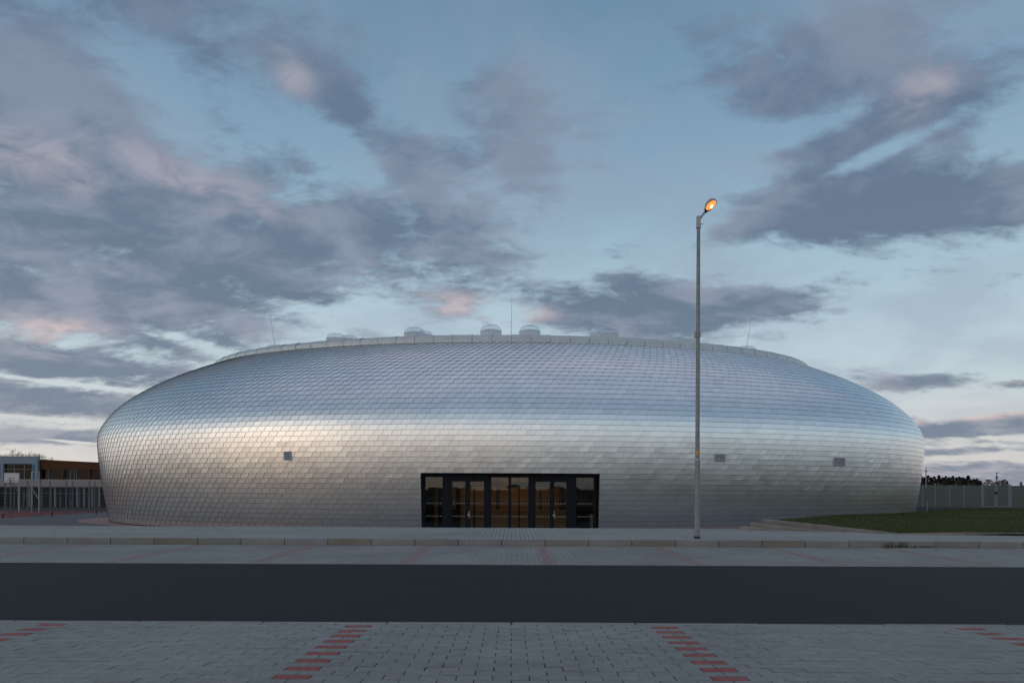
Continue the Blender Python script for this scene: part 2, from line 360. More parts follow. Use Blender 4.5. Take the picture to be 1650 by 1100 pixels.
# ------------------------------------------------------------------ ground, road, paving
FLOOR = -.9
def sstep(a, b, x):
    t = np.clip((x-a)/(b-a), 0, 1); return t*t*(3-2*t)
def ground_z(x, y):
    base = np.where(y < 1.2, .30, 0.0)
    z = base*(1-sstep(1.0, 3.0, y)) + (-.45)*sstep(1.0, 5.0, y)*(1-sstep(19.5, 21.5, y)) + (-1.0)*sstep(19.5, 21.5, y)
    z = np.where(y < 1.0, .27, z)
    right = sstep(-10, 24, x)
    rise = sstep(45, 59, y)*.83 + np.clip(y-59, 0, 541)/541*5.9
    hills = 1.4*np.sin(x*.006+1)*sstep(100, 500, y)*right*.4
    z = z + right*rise + hills
    return z
def ground():
    xs = np.unique(np.concatenate([-np.geomspace(40, 3000, 30), np.linspace(-40, 60, 51), np.geomspace(60, 3000, 30)]))
    ys = np.unique(np.concatenate([-np.geomspace(10, 3000, 22), np.linspace(-10, 70, 81), np.geomspace(70, 4000, 45), [540, 570, 600, 625]]))
    X, Y = np.meshgrid(xs, ys); Z = ground_z(X, Y)
    nx, ny = len(xs), len(ys)
    b = MB(); b.v = [tuple(p) for p in np.stack([X.ravel(), Y.ravel(), Z.ravel()], 1)]
    b.f = [(j*nx+i, j*nx+i+1, (j+1)*nx+i+1, (j+1)*nx+i) for j in range(ny-1) for i in range(nx-1)]
    b.m = [0]*len(b.f); b.t = [(1, 1, 1)]*len(b.f)
    return tag(b.build('ground', 'field', smooth=True), kind='structure')
ground()

Y_NEAR, Z_NEAR = 5.53, .21        # road edge at the near bays
Y_FAR, Z_FAR = 11.72, -.01        # road edge at the far bays
Y_KERB, Z_KB, Z_KT = 15.40, -.005, .14
Y_CREST = 19.94
XW = 60
b = MB(); b.face_block([(-XW, Y_NEAR, Z_NEAR-.006), (XW, Y_NEAR, Z_NEAR-.006), (XW, Y_FAR, Z_FAR-.006), (-XW, Y_FAR, Z_FAR-.006),
                        (-XW, Y_NEAR, -.4), (XW, Y_NEAR, -.4), (XW, Y_FAR, -.4), (-XW, Y_FAR, -.4)],
                       [(0, 1, 2, 3), (4, 7, 6, 5), (0, 4, 5, 1), (3, 2, 6, 7)])
road = tag(b.build('road', 'asphalt'), kind='structure')

def paving(name, zf, x0, x1, y0, y1, bx, by, gap, red_lines, matn, keep, bevel=.004, thick=.05, stagger=True, phase=0.0, redw=.5, redm='paver_red', bed='joint'):
    """a bed of joint sand with every paver as its own block; the `keep` largest in view are objects"""
    nrow = int(round((y1-y0)/by))
    items = []
    for r in range(nrow):
        # rows counted from the road edge
        ya = y0 + r*by; yc = ya+by/2
        off = phase + (bx/2 if (stagger and r % 2) else 0)
        k0 = int(math.floor((x0-off)/bx)); k1 = int(math.ceil((x1-off)/bx))
        for k in range(k0, k1):
            xa = off+k*bx; xc = xa+bx/2
            red = any(abs(xc-lx) < bx*redw for lx in red_lines)
            items.append((xc, yc, red))
    def block(b, xc, yc, red):
        hx, hy = bx/2-gap, by/2-gap
        dz = rng.normal(0, .0012); tx, ty = rng.normal(0, .006, 2)
        jx, jy = rng.normal(0, gap*.35, 2)
        v = []
        for (ex, ez) in ((0, -bevel*.8), (bevel, 0)):
            for sx, sy in ((-1, -1), (1, -1), (1, 1), (-1, 1)):
                px, py = xc+jx+sx*(hx-ex), yc+jy+sy*(hy-ex)
                v.append((px, py, zf(py)+ez+dz+sx*hx*tx+sy*hy*ty))
        bot = [(p[0], p[1], p[2]-thick) for p in v[:4]]
        b.face_block(v+bot, [(4, 5, 6, 7), (0, 1, 5, 4), (1, 2, 6, 5), (2, 3, 7, 6), (3, 0, 4, 7), (8, 9, 1, 0), (9, 10, 2, 1), (10, 11, 3, 2), (11, 8, 0, 3)],
                     1 if red else 0, grey(.055, .012))
    base = MB(); ya, yb = y0-.02, y1+.0
    base.face_block([(x0, ya, zf(ya)-.012), (x1, ya, zf(ya)-.012), (x1, yb, zf(yb)-.012), (x0, yb, zf(yb)-.012)], [(0, 1, 2, 3)])
    root = tag(base.build(name, bed), kind='structure')
    def score(it):
        xc, yc, _ = it
        px = xc/yc*F; py = 786+(EYE-zf(yc))/yc*F
        if abs(px) > 825 or py > 1104: return -1
        return 1/yc**3
    order = sorted(range(len(items)), key=lambda i: -score(items[i]))
    ms = [matn, redm]
    singles = set(i for i in order[:keep] if score(items[i]) > 0)
    for i in singles:
        b = MB(); block(b, *items[i]); o = b.build('paver', ms, root, tint=True)
        if items[i][2]: o['label'] = 'red paver of a bay line'
    rest = MB()
    for i in range(len(items)):
        if i not in singles: block(rest, *items[i])
    o = rest.build('pavers', ms, root, tint=True); o['kind'] = 'stuff'
    return root
def zn(y): return Z_NEAR + (Y_NEAR-y)*.030
def zfar(y): return Z_FAR+.0 + (y-Y_FAR)*.002
def zplaza(y): return Z_KT + (y-Y_KERB)*.0005
# near bays: rows alternate, a red paver in every second row marks each bay line
paving('near_parking_bay', zn, -9, 9, Y_NEAR-.04-36*.1, Y_NEAR-.04, .2, .1, .0024, [-3.6, -1.2, 1.2, 3.6, 6.0, -6.0], 'paver', 300, bevel=.003, phase=.1, redw=.25)
paving('far_parking_bay', zfar, -24, 24, Y_FAR+.04, Y_KERB-.02, .2, .1, .004, [.68+2.56*k for k in range(-8, 9)], 'paver', 300, phase=.0, redw=.5, redm='paver_red_pale')
paving('plaza_pavement', zplaza, -24, 24, Y_KERB+.12, Y_CREST, .1, .2, .004, [], 'paver_plaza', 0, stagger=False)
# flush edging between road and bays
def stones(name, matn, y0, y1, z0, z1, L, x0, x1, stain=0, label=None, cut=.016):
    root = MB(); root.box(x0, x1, y0+.02, y1-.02, z0-.12, z1-.03); rt = tag(root.build(name, 'joint'), kind='structure')
    n = int((x1-x0)/L)
    for i in range(n):
        xa = x0+i*L+cut/2; xb = x0+(i+1)*L-cut/2; e = .008
        dz = rng.normal(0, .0015)
        bb = MB(); zt = z1+dz
        v = [(xa, y0, z0-.1), (xb, y0, z0-.1), (xb, y1, z0-.1), (xa, y1, z0-.1), (xa, y0, zt-e), (xb, y0, zt-e), (xb, y1, zt-e), (xa, y1, zt-e),
             (xa, y0+e, zt), (xb, y0+e, zt), (xb, y1-e, zt), (xa, y1-e, zt)]
        tt = grey(.06, .03)
        if stain and rng.random() < stain: tt = (tt[0]*.92, tt[1]*.88, tt[2]*.80)
        bb.face_block(v, [(0, 1, 5, 4), (1, 2, 6, 5), (2, 3, 7, 6), (3, 0, 4, 7), (4, 5, 9, 8), (5, 6, 10, 9), (6, 7, 11, 10), (7, 4, 8, 11), (8, 9, 10, 11)], 0, tt)
        bb.build(name.replace('line', 'stone') if 'line' in name else 'kerb_stone', matn, rt, tint=True)
    return rt
stones('kerb', 'kerb', Y_KERB, Y_KERB+.12, Z_KB, Z_KT+.004, .98, -23.52-.23, 23.6, stain=.35)
stones('near_flush_edging', 'kerb', Y_NEAR-.04, Y_NEAR, Z_NEAR-.1, Z_NEAR+.004, 1.0, -9, 9)
stones('far_flush_edging', 'kerb', Y_FAR, Y_FAR+.04, Z_FAR-.1, Z_FAR+.001, 1.0, -24, 24)
# beyond the crest the pavement drops to the hall's floor level
b = MB()
b.face_block([(-24, Y_CREST, Z_KT-.012), (24, Y_CREST, Z_KT-.012), (24, Y_CREST+1.7, FLOOR), (-24, Y_CREST+1.7, FLOOR)], [(0, 1, 2, 3)])
b.face_block([(-60, Y_KERB+.1, -.03), (-24, Y_KERB+.1, -.03), (-24, Y_CREST, -.03), (-60, Y_CREST, -.03)], [(0, 1, 2, 3)])
tag(b.build('embankment', 'soil'), kind='structure')
b = MB(); b.face_block([(-34.7, 21.6, FLOOR), (34, 21.6, FLOOR), (34, 40, FLOOR), (14, 62, FLOOR-.0), (-34.7, 62, FLOOR)], [(0, 1, 2, 3, 4)])
tag(b.build('path', 'path'), kind='structure')
b = MB(); b.face_block([(-56, 40, FLOOR-.02), (-34.66, 40, FLOOR-.02), (-34.66, 60.4, FLOOR-.02), (-56, 60.4, FLOOR-.02)], [(0, 1, 2, 3)])
tag(b.build('sports_court', 'court'), kind='structure')

# ------------------------------------------------------------------ sports hall
CX, CY = -.08, 47.0
A0, B0 = 27.0, 14.85
ROW = .256
NU = 294
# profile: lean angle against arc length from the base
ks = [(0, -13), (1.5, -10), (3.2, -6.5), (4.6, -4), (5.4, 2), (6.1, 11), (6.9, 20), (7.6, 31), (8.3, 39), (9.1, 47), (10, 54.5), (11, 59), (12, 61.5)]
sk, tk = zip(*ks); ds = .01
sv = np.arange(0, 12.0, ds); th = np.radians(np.interp(sv, sk, tk)); th = np.convolve(np.pad(th, 40, 'edge'), np.ones(81)/81, 'valid')
zz = np.concatenate([[0], np.cumsum(np.cos(th)*ds)]); oo = np.concatenate([[0], np.cumsum(np.sin(th)*ds)]); sv = np.append(sv, 12.0)
oo = oo - oo.min(); iw = int(np.argmin(oo))
S_TOP = float(np.interp(9.86, zz, sv))
def prof(s):
    z = np.interp(s, sv, zz); o = np.interp(s, sv, oo)
    up = s > sv[iw]
    oa = np.where(up, 2.2*3.35*(np.maximum(o, 0)/3.35)**.8, o*1.05)
    return z, A0-oa, B0-o
# arc-length table for t round the widest ellipse
tt_ = np.linspace(0, 2*math.pi, 7201); al = np.concatenate([[0], np.cumsum(np.hypot(A0*np.diff(np.sin(tt_)), B0*np.diff(np.cos(tt_))))])
def U2T(u): return np.interp(np.mod(u, NU)/NU*al[-1], al, tt_)
def SURF(u, s, off=0.0):
    u = np.asarray(u, float); s = np.asarray(s, float)
    t = U2T(u); z, a, bb = prof(s)
    p = np.stack([CX+a*np.sin(t), CY-bb*np.cos(t), FLOOR+z], -1)
    th_ = np.interp(s, sv[:-1], th)
    nx, ny = np.sin(t)/a, -np.cos(t)/bb; l = np.hypot(nx, ny)
    n = np.stack([nx/l*np.cos(th_), ny/l*np.cos(th_), np.sin(th_)], -1)
    return p + n*np.asarray(off)[..., None]
DX0, DX1 = (677.5-825)/F*32.45, (966.5-825)/F*32.45
S_DOOR = float(np.interp(EYE+(786-761.5)/F*32.40-FLOOR, zz, sv))
r_door = int(math.floor(S_DOOR/ROW)); s_first = S_DOOR-r_door*ROW
rows = [-.0] + [s_first+ROW*k for k in range(int((S_TOP-s_first)/ROW)+2)]
if s_first < .03: rows = rows[1:]
hall = thing('sports_hall', 'large oval sports hall clad all over in silver metal shingles', 'building', (CX, CY, FLOOR))
def HP(o):                                    # parent to the hall, keeping world coordinates
    o.parent = hall; o.location = (-CX, -CY, -FLOOR); return o
def clip_poly(P, fn):
    out = []
    for i in range(len(P)):
        a, c = P[i], P[(i+1) % len(P)]; fa, fc = fn(a), fn(c)
        if fa >= 0: out.append(a)
        if (fa >= 0) != (fc >= 0):
            k = fa/(fa-fc); out.append(tuple(a[j]+(c[j]-a[j])*k for j in range(len(a))))
    return out
def XU(u, s): return float(SURF(u, s)[0])
SH = .125/.455
shing = []       # (poly of (u, s, off)), centre
for ri in range(len(rows)-1):
    s0, s1 = rows[ri], min(rows[ri+1], S_TOP)
    if s1-s0 < .02: continue
    full = (s1-s0)/ROW
    for k in range(NU):
        u0 = k + (.5 if ri % 2 else 0)
        g = .0065
        jit = rng.normal(0, .006, 2)
        P = [(u0+g, s0-.008, .024+jit[0]*.18), (u0+1-g, s0-.008, .038+jit[0]*.18), (u0+1+SH*full-g, s1-.021, .029+jit[1]*.18), (u0+SH*full+g, s1-.021, .015)]
        shing.append((P, s0, s1, u0))
mass = MB(); scored = []
built = []
for P, s0, s1, u0 in shing:
    um = u0+.5
    if s0 < S_DOOR-.01:
        dist = ((um+NU/2) % NU)-NU/2
        if abs(dist) < 14:
            xs = [XU(p[0], p[1]) for p in P]
            if min(xs) > DX0 and max(xs) < DX1: continue
            if min(xs) < DX0 < max(xs): P = clip_poly(P, lambda p: DX0-XU(p[0], p[1]))
            elif min(xs) < DX1 < max(xs): P = clip_poly(P, lambda p: XU(p[0], p[1])-DX1)
            if len(P) < 3: continue
    built.append((P, s0, s1, um))
UU = np.array([p[3] for p in built]); SS = np.array([(p[1]+p[2])/2 for p in built])
C = SURF(UU, SS); NRM = (SURF(UU, SS, .1)-C)/.1
V = np.array([0, 0, EYE])-C; dist = np.linalg.norm(V, axis=1); cosv = (NRM*V).sum(1)/dist
score = np.where(cosv > 0, cosv/dist**2, -1)*np.array([p[2]-p[1] for p in built])
single = set(np.argsort(-score)[:300].tolist())
tints = 1+rng.normal(0, .028, len(built))
def add_shingle(b, P, ti):
    a = np.array(P); n = len(P)
    topv = SURF(a[:, 0], a[:, 1], a[:, 2]); bot = SURF(a[:, 0], a[:, 1], -.010)
    b.face_block(list(topv)+list(bot), [tuple(range(n))], 0, (ti, ti, ti))
    o = len(b.v)-2*n
    for i in range(n):
        j = (i+1) % n; b.f.append((o+n+i, o+n+j, o+j, o+i)); b.m.append(1); b.t.append((1, 1, 1))
for i, (P, s0, s1, um) in enumerate(built):
    if i in single:
        b = MB(); add_shingle(b, P, tints[i]); HP(b.build('shingle', ['alu', 'alu_edge'], tint=True))
    else: add_shingle(mass, P, tints[i])
o = HP(mass.build('shingles', ['alu', 'alu_edge'], tint=True)); o['kind'] = 'stuff'
# backing skin with the doorway cut out
b = MB()
rr = [r for r in rows if r < S_TOP-.02]+[S_TOP]
for i in range(len(rr)-1):
    for k in range(NU):
        P = [(k, rr[i], 0), (k+1, rr[i], 0), (k+1, rr[i+1], 0), (k, rr[i+1], 0)]
        if rr[i] < S_DOOR-.01 and (k < 14 or k > NU-14):
            xs = [XU(p[0], p[1]) for p in P]
            if min(xs) > DX0 and max(xs) < DX1: continue
            if min(xs) < DX0 < max(xs): P = clip_poly(P, lambda p: DX0-.01-XU(p[0], p[1]))
            elif min(xs) < DX1 < max(xs): P = clip_poly(P, lambda p: XU(p[0], p[1])-DX1-.01)
            if len(P) < 3: continue
        a = np.array(P); b.face_block(SURF(a[:, 0], a[:, 1], -.012), [tuple(range(len(P)))])
HP(b.build('cladding_backing', 'underlay'))
# plinth strip at the base
b = MB(); us = np.linspace(0, NU, NU+1)
for i in range(NU):
    if (us[i] < 11 or us[i] > NU-11):
        x = XU(us[i]+.5, 0)
        if DX0-.3 < x < DX1+.3: continue
    q = [SURF(us[i], 0, .05), SURF(us[i+1], 0, .05), SURF(us[i+1], .07, .05), SURF(us[i], .07, .05), SURF(us[i], .07, 0), SURF(us[i+1], .07, 0)]
    b.face_block(q, [(0, 1, 2, 3), (3, 2, 5, 4)])
HP(b.build('plinth_flashing', 'reveal'))
# rim: coping panels that ride over the top edge of the shingles
z_t, a_t, b_t = [float(v) for v in prof(np.array(S_TOP))]
def ring(t, din, z): return (CX+(a_t-din)*math.sin(t), CY-(b_t-din)*math.cos(t), FLOOR+z)
tr_ = np.linspace(0, 2*math.pi, 3601); alr = np.concatenate([[0], np.cumsum(np.hypot(a_t*np.diff(np.sin(tr_)), b_t*np.diff(np.cos(tr_))))])
NP = int(alr[-1]/1.0); prf = [(-.19, -.09), (-.19, -.05), (-.17, .05), (-.155, .13), (-.10, .21), (.0, .28), (.14, .33), (.42, .35), (.44, .12)]
for i in range(NP):
    b = MB(); n = 3
    ta = [float(np.interp((i+.006+(1-.012)*k/n)/NP*alr[-1], alr, tr_)) for k in range(n+1)]
    lift = rng.normal(0, .006)
    vs = [ring(t, d, z_t+z+lift+(.012 if k == n else 0)) for k, t in enumerate(ta) for d, z in prf]
    m = len(prf); fs = [(k*m+j, (k+1)*m+j, (k+1)*m+j+1, k*m+j+1) for k in range(n) for j in range(m-1)]
    b.face_block(vs, fs, 0, grey(.06, .02)); HP(b.build('rim_panel', 'alu_trim'))
for i in range(NP):                             # standing clips over the joints between rim panels
    t0 = float(np.interp(i/NP*alr[-1], alr, tr_)); t1 = float(np.interp((i+.035)/NP*alr[-1], alr, tr_))
    b = MB(); pr = [(-.205, -.10), (-.20, -.04), (-.18, .05), (-.165, .14)]
    vs = [ring(t, d, z_t+z) for t in (t0, t1) for d, z in pr]; m = len(pr)
    vs += [ring(t, d+.03, z_t+z-.03) for t in (t0, t1) for d, z in pr]
    b.face_block(vs, [(j, m+j, m+j+1, j+1) for j in range(m-1)]+[(j, j+1, 2*m+j+1, 2*m+j) for j in range(m-1)]+[(m+j+1, m+j, 3*m+j, 3*m+j+1) for j in range(m-1)])
    HP(b.build('rim_clip', 'galv_light'))
# low roof inside the rim
ROOF_RISE = 1.6
b = MB(); rings_ = 8; n = 72
vs = [(CX, CY, FLOOR+z_t+.12+ROOF_RISE)]
for k in range(1, rings_+1):
    f = k/rings_
    for i in range(n):
        t = 2*math.pi*i/n; x, y, z = ring(t, 0, 0)
        vs.append((CX+(a_t-.3)*f*math.sin(t), CY-(b_t-.3)*f*math.cos(t), FLOOR+z_t+.12+ROOF_RISE*(1-f*f)))
fs = [(0, 1+i, 1+(i+1) % n) for i in range(n)]
for k in range(rings_-1): fs += [(1+k*n+i, 1+(k+1)*n+i, 1+(k+1)*n+(i+1) % n, 1+k*n+(i+1) % n) for i in range(n)]
b.face_block(vs, fs); HP(b.build('roof', 'membrane', smooth=True))
# skylights: white curb + clear acrylic dome
def skylight(px, wpx, ytop, d, dim=False):
    X = (px-825)/F*d; ztop = EYE+(HOR(px)-ytop)/F*d; ztop -= 2.2/F*d; r = wpx/2/F*d
    ff = min(.98, math.hypot((X-CX)/(a_t-.3), (d-CY)/(b_t-.3)))
    zb = FLOOR+z_t+.10+ROOF_RISE*(1-ff*ff)-.05
    h = max(.55, ztop-zb)
    cb = MB(); cb.lathe((0, 0, 0), [(r*1.04, 0), (r*1.0, h*.50), (r*1.04, h*.53), (r*1.02, h*.56), (r*.90, h*.54)], 28)
    c = cb.build('skylight', 'acrylic_curb', smooth=True); c.parent = hall; c.location = (X-CX, d-CY, zb-FLOOR)
    db = MB(); pr = [(r*.99*math.cos(a)**.75, h*.56+h*.44*math.sin(a)) for a in np.linspace(0, 1.5, 10)]
    db.lathe((0, 0, 0), pr, 28); o = db.build('acrylic_dome', 'acrylic', smooth=True); o.parent = c
    ib = MB(); ib.lathe((0, 0, 0), [(r*.90, h*.54), (r*.84, h*.62), (r*.45, h*.70), (r*.1, h*.72)], 24); o = ib.build('inner_dome', 'acrylic_white', smooth=True); o.parent = c
for a in [(445, 36, 555.5, 41.5), (541, 32, 535.5, 38.6), (562, 29, 540, 39.6), (667, 34, 525.5, 37.3), (682, 30, 531.5, 39.6), (790, 34, 521.5, 37.2), (852.5, 34, 522, 37.2),
          (978, 36, 527.5, 37.4), (966, 34, 534, 39.6), (1104, 33, 538.5, 38.4), (1090, 30, 543.5, 40), (1200, 34, 557.5, 41.0)]: skylight(*a)
for p, q, d in [((443.5, 558), (434.5, 508), 41.5), ((822.5, 540), (823.5, 477), 37.6), ((1200.5, 560), (1209.5, 512), 41.0)]:
    b = MB(); P, Q = Vector(PX(*p, d)), Vector(PX(*q, d)); P.z -= .35
    b.bar((0, 0, 0), Q-P, .014, 6, .006); o = b.build('lightning_rod', 'galv'); o.parent = hall; o.location = P-Vector((CX, CY, FLOOR))
    f = MB(); f.lathe((0, 0, 0), [(.12, 0), (.10, .06), (.03, .09)], 12); g = f.build('rod_foot', 'galv'); g.parent = o

# entrance --------------------------------------------------------
YP = 33.0                                       # plane of the glazing
def ex(px): return (px-825)/F*YP
ZT = EYE+(786-762)/F*32.45
zlo = FLOOR
YS0 = 32.0
def hb(name, matn, boxes, parent=None, **k):
    b = MB()
    for bx in boxes: b.box(*bx)
    o = b.build(name, matn, **k)
    if parent is None: HP(o)
    else: o.parent = parent
    return o
def shell_y(x, z):                              # y of the shell skin at a point of the front
    s = float(np.interp(z-FLOOR, zz, sv)); zq, a, bb = prof(np.array(s)); return CY-float(bb)*math.sqrt(1-((x-CX)/float(a))**2)
for nm, x, sg in (('left', DX0, -1), ('right', DX1, 1)):
    b = MB(); zs = np.linspace(zlo, ZT, 12); vs = []
    for z in zs:
        y = shell_y(x, z)-.012
        vs += [(x, y, z), (x+sg*.05, y+.0, z), (x+sg*.05, YP+.2, z), (x, YP+.2, z)]
    fs = []
    for i in range(11):
        for j in range(4): fs.append((4*i+j, 4*i+(j+1) % 4, 4*i+4+(j+1) % 4, 4*i+4+j))
    fs += [(3, 2, 1, 0), (44, 45, 46, 47)]
    b.face_block(vs, fs); HP(b.build('reveal', 'reveal'))
# head of the recess follows the curve of the wall
b = MB(); xs = np.linspace(DX0, DX1, 20); vs = []
for x in xs:
    y = shell_y(x, ZT)-.02
    vs += [(x, y, ZT+.03), (x, y, ZT-.01), (x, YP+.2, ZT-.01), (x, YP+.2, ZT+.03)]
b.face_block(vs, [(4*i+j, 4*i+(j+1) % 4, 4*i+4+(j+1) % 4, 4*i+4+j) for i in range(19) for j in range(4)]); HP(b.build('recess_head', 'frame'))
hb('lintel', 'frame', [(DX0+.0, DX1-.0, YP-.05, YP+.06, EYE+(786-767.5)/F*YP, ZT-.012)])
hb('threshold', 'frame', [(DX0, DX1, YP-.05, YP+.06, zlo, zlo+.05)])
def y2z(py): return EYE+(786-py)/F*YP
ZH = y2z(767.5)
zd1, zd2 = y2z(810.5), y2z(831.5)
for a, c in [(677.5, 685), (714, 724), (784, 791), (820, 823), (852, 858), (917, 928), (957, 960)]:
    hb('mullion', 'frame', [(ex(a), ex(c), YP-.06, YP+.08, zlo+.05, ZH)])
def dots(parent, a, c):
    b = MB(); n = max(2, int(round((c-a)/4.2)))
    for zc in (zd1, zd2):
        for i in range(n):
            x = a+(c-a)*(i+.5)/n; r = .022
            b.face_block([(ex(x)+r*math.cos(t), YP-.006, zc+r*math.sin(t)) for t in np.linspace(0, 2*math.pi, 9)[:-1]], [tuple(range(8))])
    o = b.build('dot_marking', 'dots'); o.parent = parent
def pane(parent, a, c, z0, z1, nm='pane'):
    b = MB(); b.box(ex(a), ex(c), YP-.004, YP+.004, z0, z1); o = b.build(nm, 'glass'); o.parent = parent
for a, c in [(685, 714), (791, 820), (823, 852), (928, 957)]:
    e = .7
    fr = hb('fixed_window', 'frame', [(ex(a), ex(a+e), YP-.03, YP+.03, zlo+.05, ZH-.04), (ex(c-e), ex(c), YP-.03, YP+.03, zlo+.05, ZH-.04), (ex(a), ex(c), YP-.031, YP+.031, ZH-.04, ZH), (ex(a+e), ex(c-e), YP-.03, YP+.03, zlo+.05, zlo+.10)])
    pane(fr, a+e, c-e, zlo+.1, ZH-.04); dots(fr, a+1.5, c-1.5)
for a, c, hs in [(724, 753.4, None), (753.6, 784, 754.5), (858, 889.4, None), (889.6, 917, 891.5)]:
    sl = 5.0 if hs is None else 3.4; srr = 3.4 if hs is None else 4.2
    zt = ZH-.005
    dl = hb('glass_door', 'frame', [(ex(a)+.002, ex(a+sl), YP-.04, YP+.04, zlo+.055, zt), (ex(c-srr), ex(c)-.002, YP-.04, YP+.04, zlo+.055, zt),
                                   (ex(a+sl), ex(c-srr), YP-.039, YP+.039, zt-.24, zt), (ex(a+sl), ex(c-srr), YP-.039, YP+.039, zlo+.055, zlo+.13)])
    pane(dl, a+sl, c-srr, zlo+.13, zt-.24); dots(dl, a+sl, c-srr)
    if hs is not None:
        zc = y2z(828.5); hx = ex(hs); b = MB()
        for q in (-.15, .15): b.bar((hx, YP-.04, zc+q), (hx+.06, YP-.13, zc+q), .013, 8)
        b.bar((hx+.06, YP-.13, zc-.165), (hx+.06, YP-.13, zc+.165), .015, 8)
        b.box(hx-.02, hx+.02, YP-.046, YP-.040, zc-.06, zc+.02)
        o = b.build('handle', 'steel'); o.parent = dl
# lobby behind the glass
hb('lobby_floor', 'ceil_in', [(DX0-1.2, DX1+1.2, YP+.1, 39, zlo-.02, zlo+.006)])
hb('lobby_ceiling', 'ceil_in', [(DX0-1.2, DX1+1.2, YP+.3, 39, 2.45, 2.5)])
lw = hb('lobby_wall', 'dark_in', [(DX0-1.2, DX1+1.2, 38.1, 38.2, zlo, 2.45), (DX0-1.25, DX0-1.2, YP+.1, 38.2, zlo, 2.45), (DX1+1.2, DX1+1.25, YP+.1, 38.2, zlo, 2.45)])
for i in range(16):                             # wood boards of the rear wall
    z0 = zlo+1.0+i*.13
    b = MB(); b.box(DX0+.9, DX1-.7, 38.06-rng.uniform(0, .01), 38.1, z0, z0+.122, 0, grey(.15)); o = b.build('board', 'wood_in'); o.parent = lw
hb('lobby_counter', 'wood_low', [(ex(742)*1.1, ex(915)*1.1, 36.6, 37.0, zlo, zlo+.98), (ex(742)*1.1-.03, ex(915)*1.1+.03, 36.55, 37.05, zlo+.98, zlo+1.03)])
hb('ceiling_beam', 'dark_in', [(DX0-1, DX1+1, 35.2, 35.6, 1.36, 1.62)])
for x in (ex(700), ex(713), ex(940), ex(948)):
    hb('lobby_column', 'wood_low' if x < 0 else 'dark_in', [(x*1.06-.08, x*1.06+.08, 35.7, 35.9, zlo, 2.1)])
for x0_, x1_, yy in ((-3.0, -2.75, 36.4), (-.9, -.7, 37.6), (1.5, 1.62, 37.2), (2.6, 2.95, 37.4), (.35, .42, 36.45), (-2.05, -1.97, 36.45)):
    hb('lobby_column', 'dark_in', [(x0_, x1_, yy, yy+.1, zlo, 1.9)])
hb('radiator', 'col_white', [(ex(952), ex(957), YP+.25, YP+.45, zlo, zlo+.95)])
lp = hb('added_light_panel', 'panel_glow', [(-2.4, -1.6, 36.2, 36.4, 2.40, 2.445), (1.2, 2.0, 36.2, 36.4, 2.40, 2.445), (-3.6, -2.8, 37.2, 37.4, 2.40, 2.445)])  # glowing panels added to brighten the lobby
ld = bpy.data.lights.new('lobby_fill', 'AREA'); ld.shape = 'RECTANGLE'; ld.size = 6; ld.size_y = .6; ld.energy = 24; ld.color = (1, .66, .36)  # added fill light that makes the lobby visible through the glass
lo = bpy.data.objects.new('lobby_fill', ld); COL.objects.link(lo); lo.location = (0, 36.2, 2.35); lo.parent = hall; lo.location = (0-CX, 36.3-CY, 2.36-FLOOR)
# louvred vents set in the shingles
def vent(px, py, wpx, hpx):
    # find the surface point seen at this pixel
    best = None
    ug = np.linspace(-60, 60, 1201); sg = np.linspace(2.0, 7.0, 251)
    Ug, Sg = np.meshgrid(ug, sg); P = SURF(Ug, Sg); Xp = 825+P[..., 0]/P[..., 1]*F; Yp = HOR(Xp)-(P[..., 2]-EYE)/P[..., 1]*F
    i = np.argmin((Xp-px)**2+(Yp-py)**2); u, s = Ug.ravel()[i], Sg.ravel()[i]
    p = Vector(SURF(u, s, .0)); n = (Vector(SURF(u, s, 1.))-p).normalized()
    tx = Vector((0, 0, 1)).cross(n).normalized(); up = n.cross(tx)
    view = Vector((0, 0, EYE))-p; foc = F/p.y
    ww = wpx/foc/max(.25, abs(tx.x - tx.y*p.x/p.y)); hh = hpx/foc
    mt = Matrix((( tx.x, up.x, n.x, p.x-CX), (tx.y, up.y, n.y, p.y-CY), (tx.z, up.z, n.z, p.z-FLOOR), (0, 0, 0, 1)))
    b = MB(); e = .05; h2, w2 = hh/2, ww/2
    for bx in [(-w2, w2, h2-e, h2), (-w2, w2, -h2, -h2+e), (-w2, -w2+e, -h2+e, h2-e), (w2-e, w2, -h2+e, h2-e)]: b.box(bx[0], bx[1], bx[2], bx[3], -.02, .075)
    fr = b.build('vent', 'louvre', hall); fr.matrix_local = mt
    b = MB(); b.box(-w2+e, w2-e, -h2+e, h2-e, .030, .034); o = b.build('vent_backing', 'black'); o.parent = fr
    ns = 4
    for k in range(ns):
        z = -h2+e+(hh-2*e)*(k+.5)/ns; b = MB()
        q_ = (hh-2*e)/ns*.24; b.face_block([(-w2+e, z-q_, .070), (w2-e, z-q_, .070), (w2-e, z+q_, .050), (-w2+e, z+q_, .050), (-w2+e, z-q_-.008, .066), (w2-e, z-q_-.008, .066), (w2-e, z+q_-.008, .046), (-w2+e, z+q_-.008, .046)],
                     [(0, 1, 2, 3), (7, 6, 5, 4), (0, 4, 5, 1), (3, 2, 6, 7)])
        o = b.build('slat', 'louvre'); o.parent = fr
vent(463.5, 734.2, 12, 15); vent(1159.3, 737.5, 17.5, 13); vent(1350.5, 743.5, 18, 14)
# pinkish gravel strip round the base
b = MB(); n = 160; vs = []
for i in range(n):
    t = 2*math.pi*i/n
    wd = .8+1.6*math.exp(-(((t-1.5*math.pi)/.4)**2))
    for k in (.2, -wd): vs.append((CX+(A0-.7-k)*math.sin(t), CY-(B0-.65-k)*math.cos(t), FLOOR+.006))
b.face_block(vs, [(2*i, 2*i+1, 2*((i+1) % n)+1, 2*((i+1) % n)) for i in range(n)]); tag(b.build('gravel_strip', 'gravel'), kind='structure')

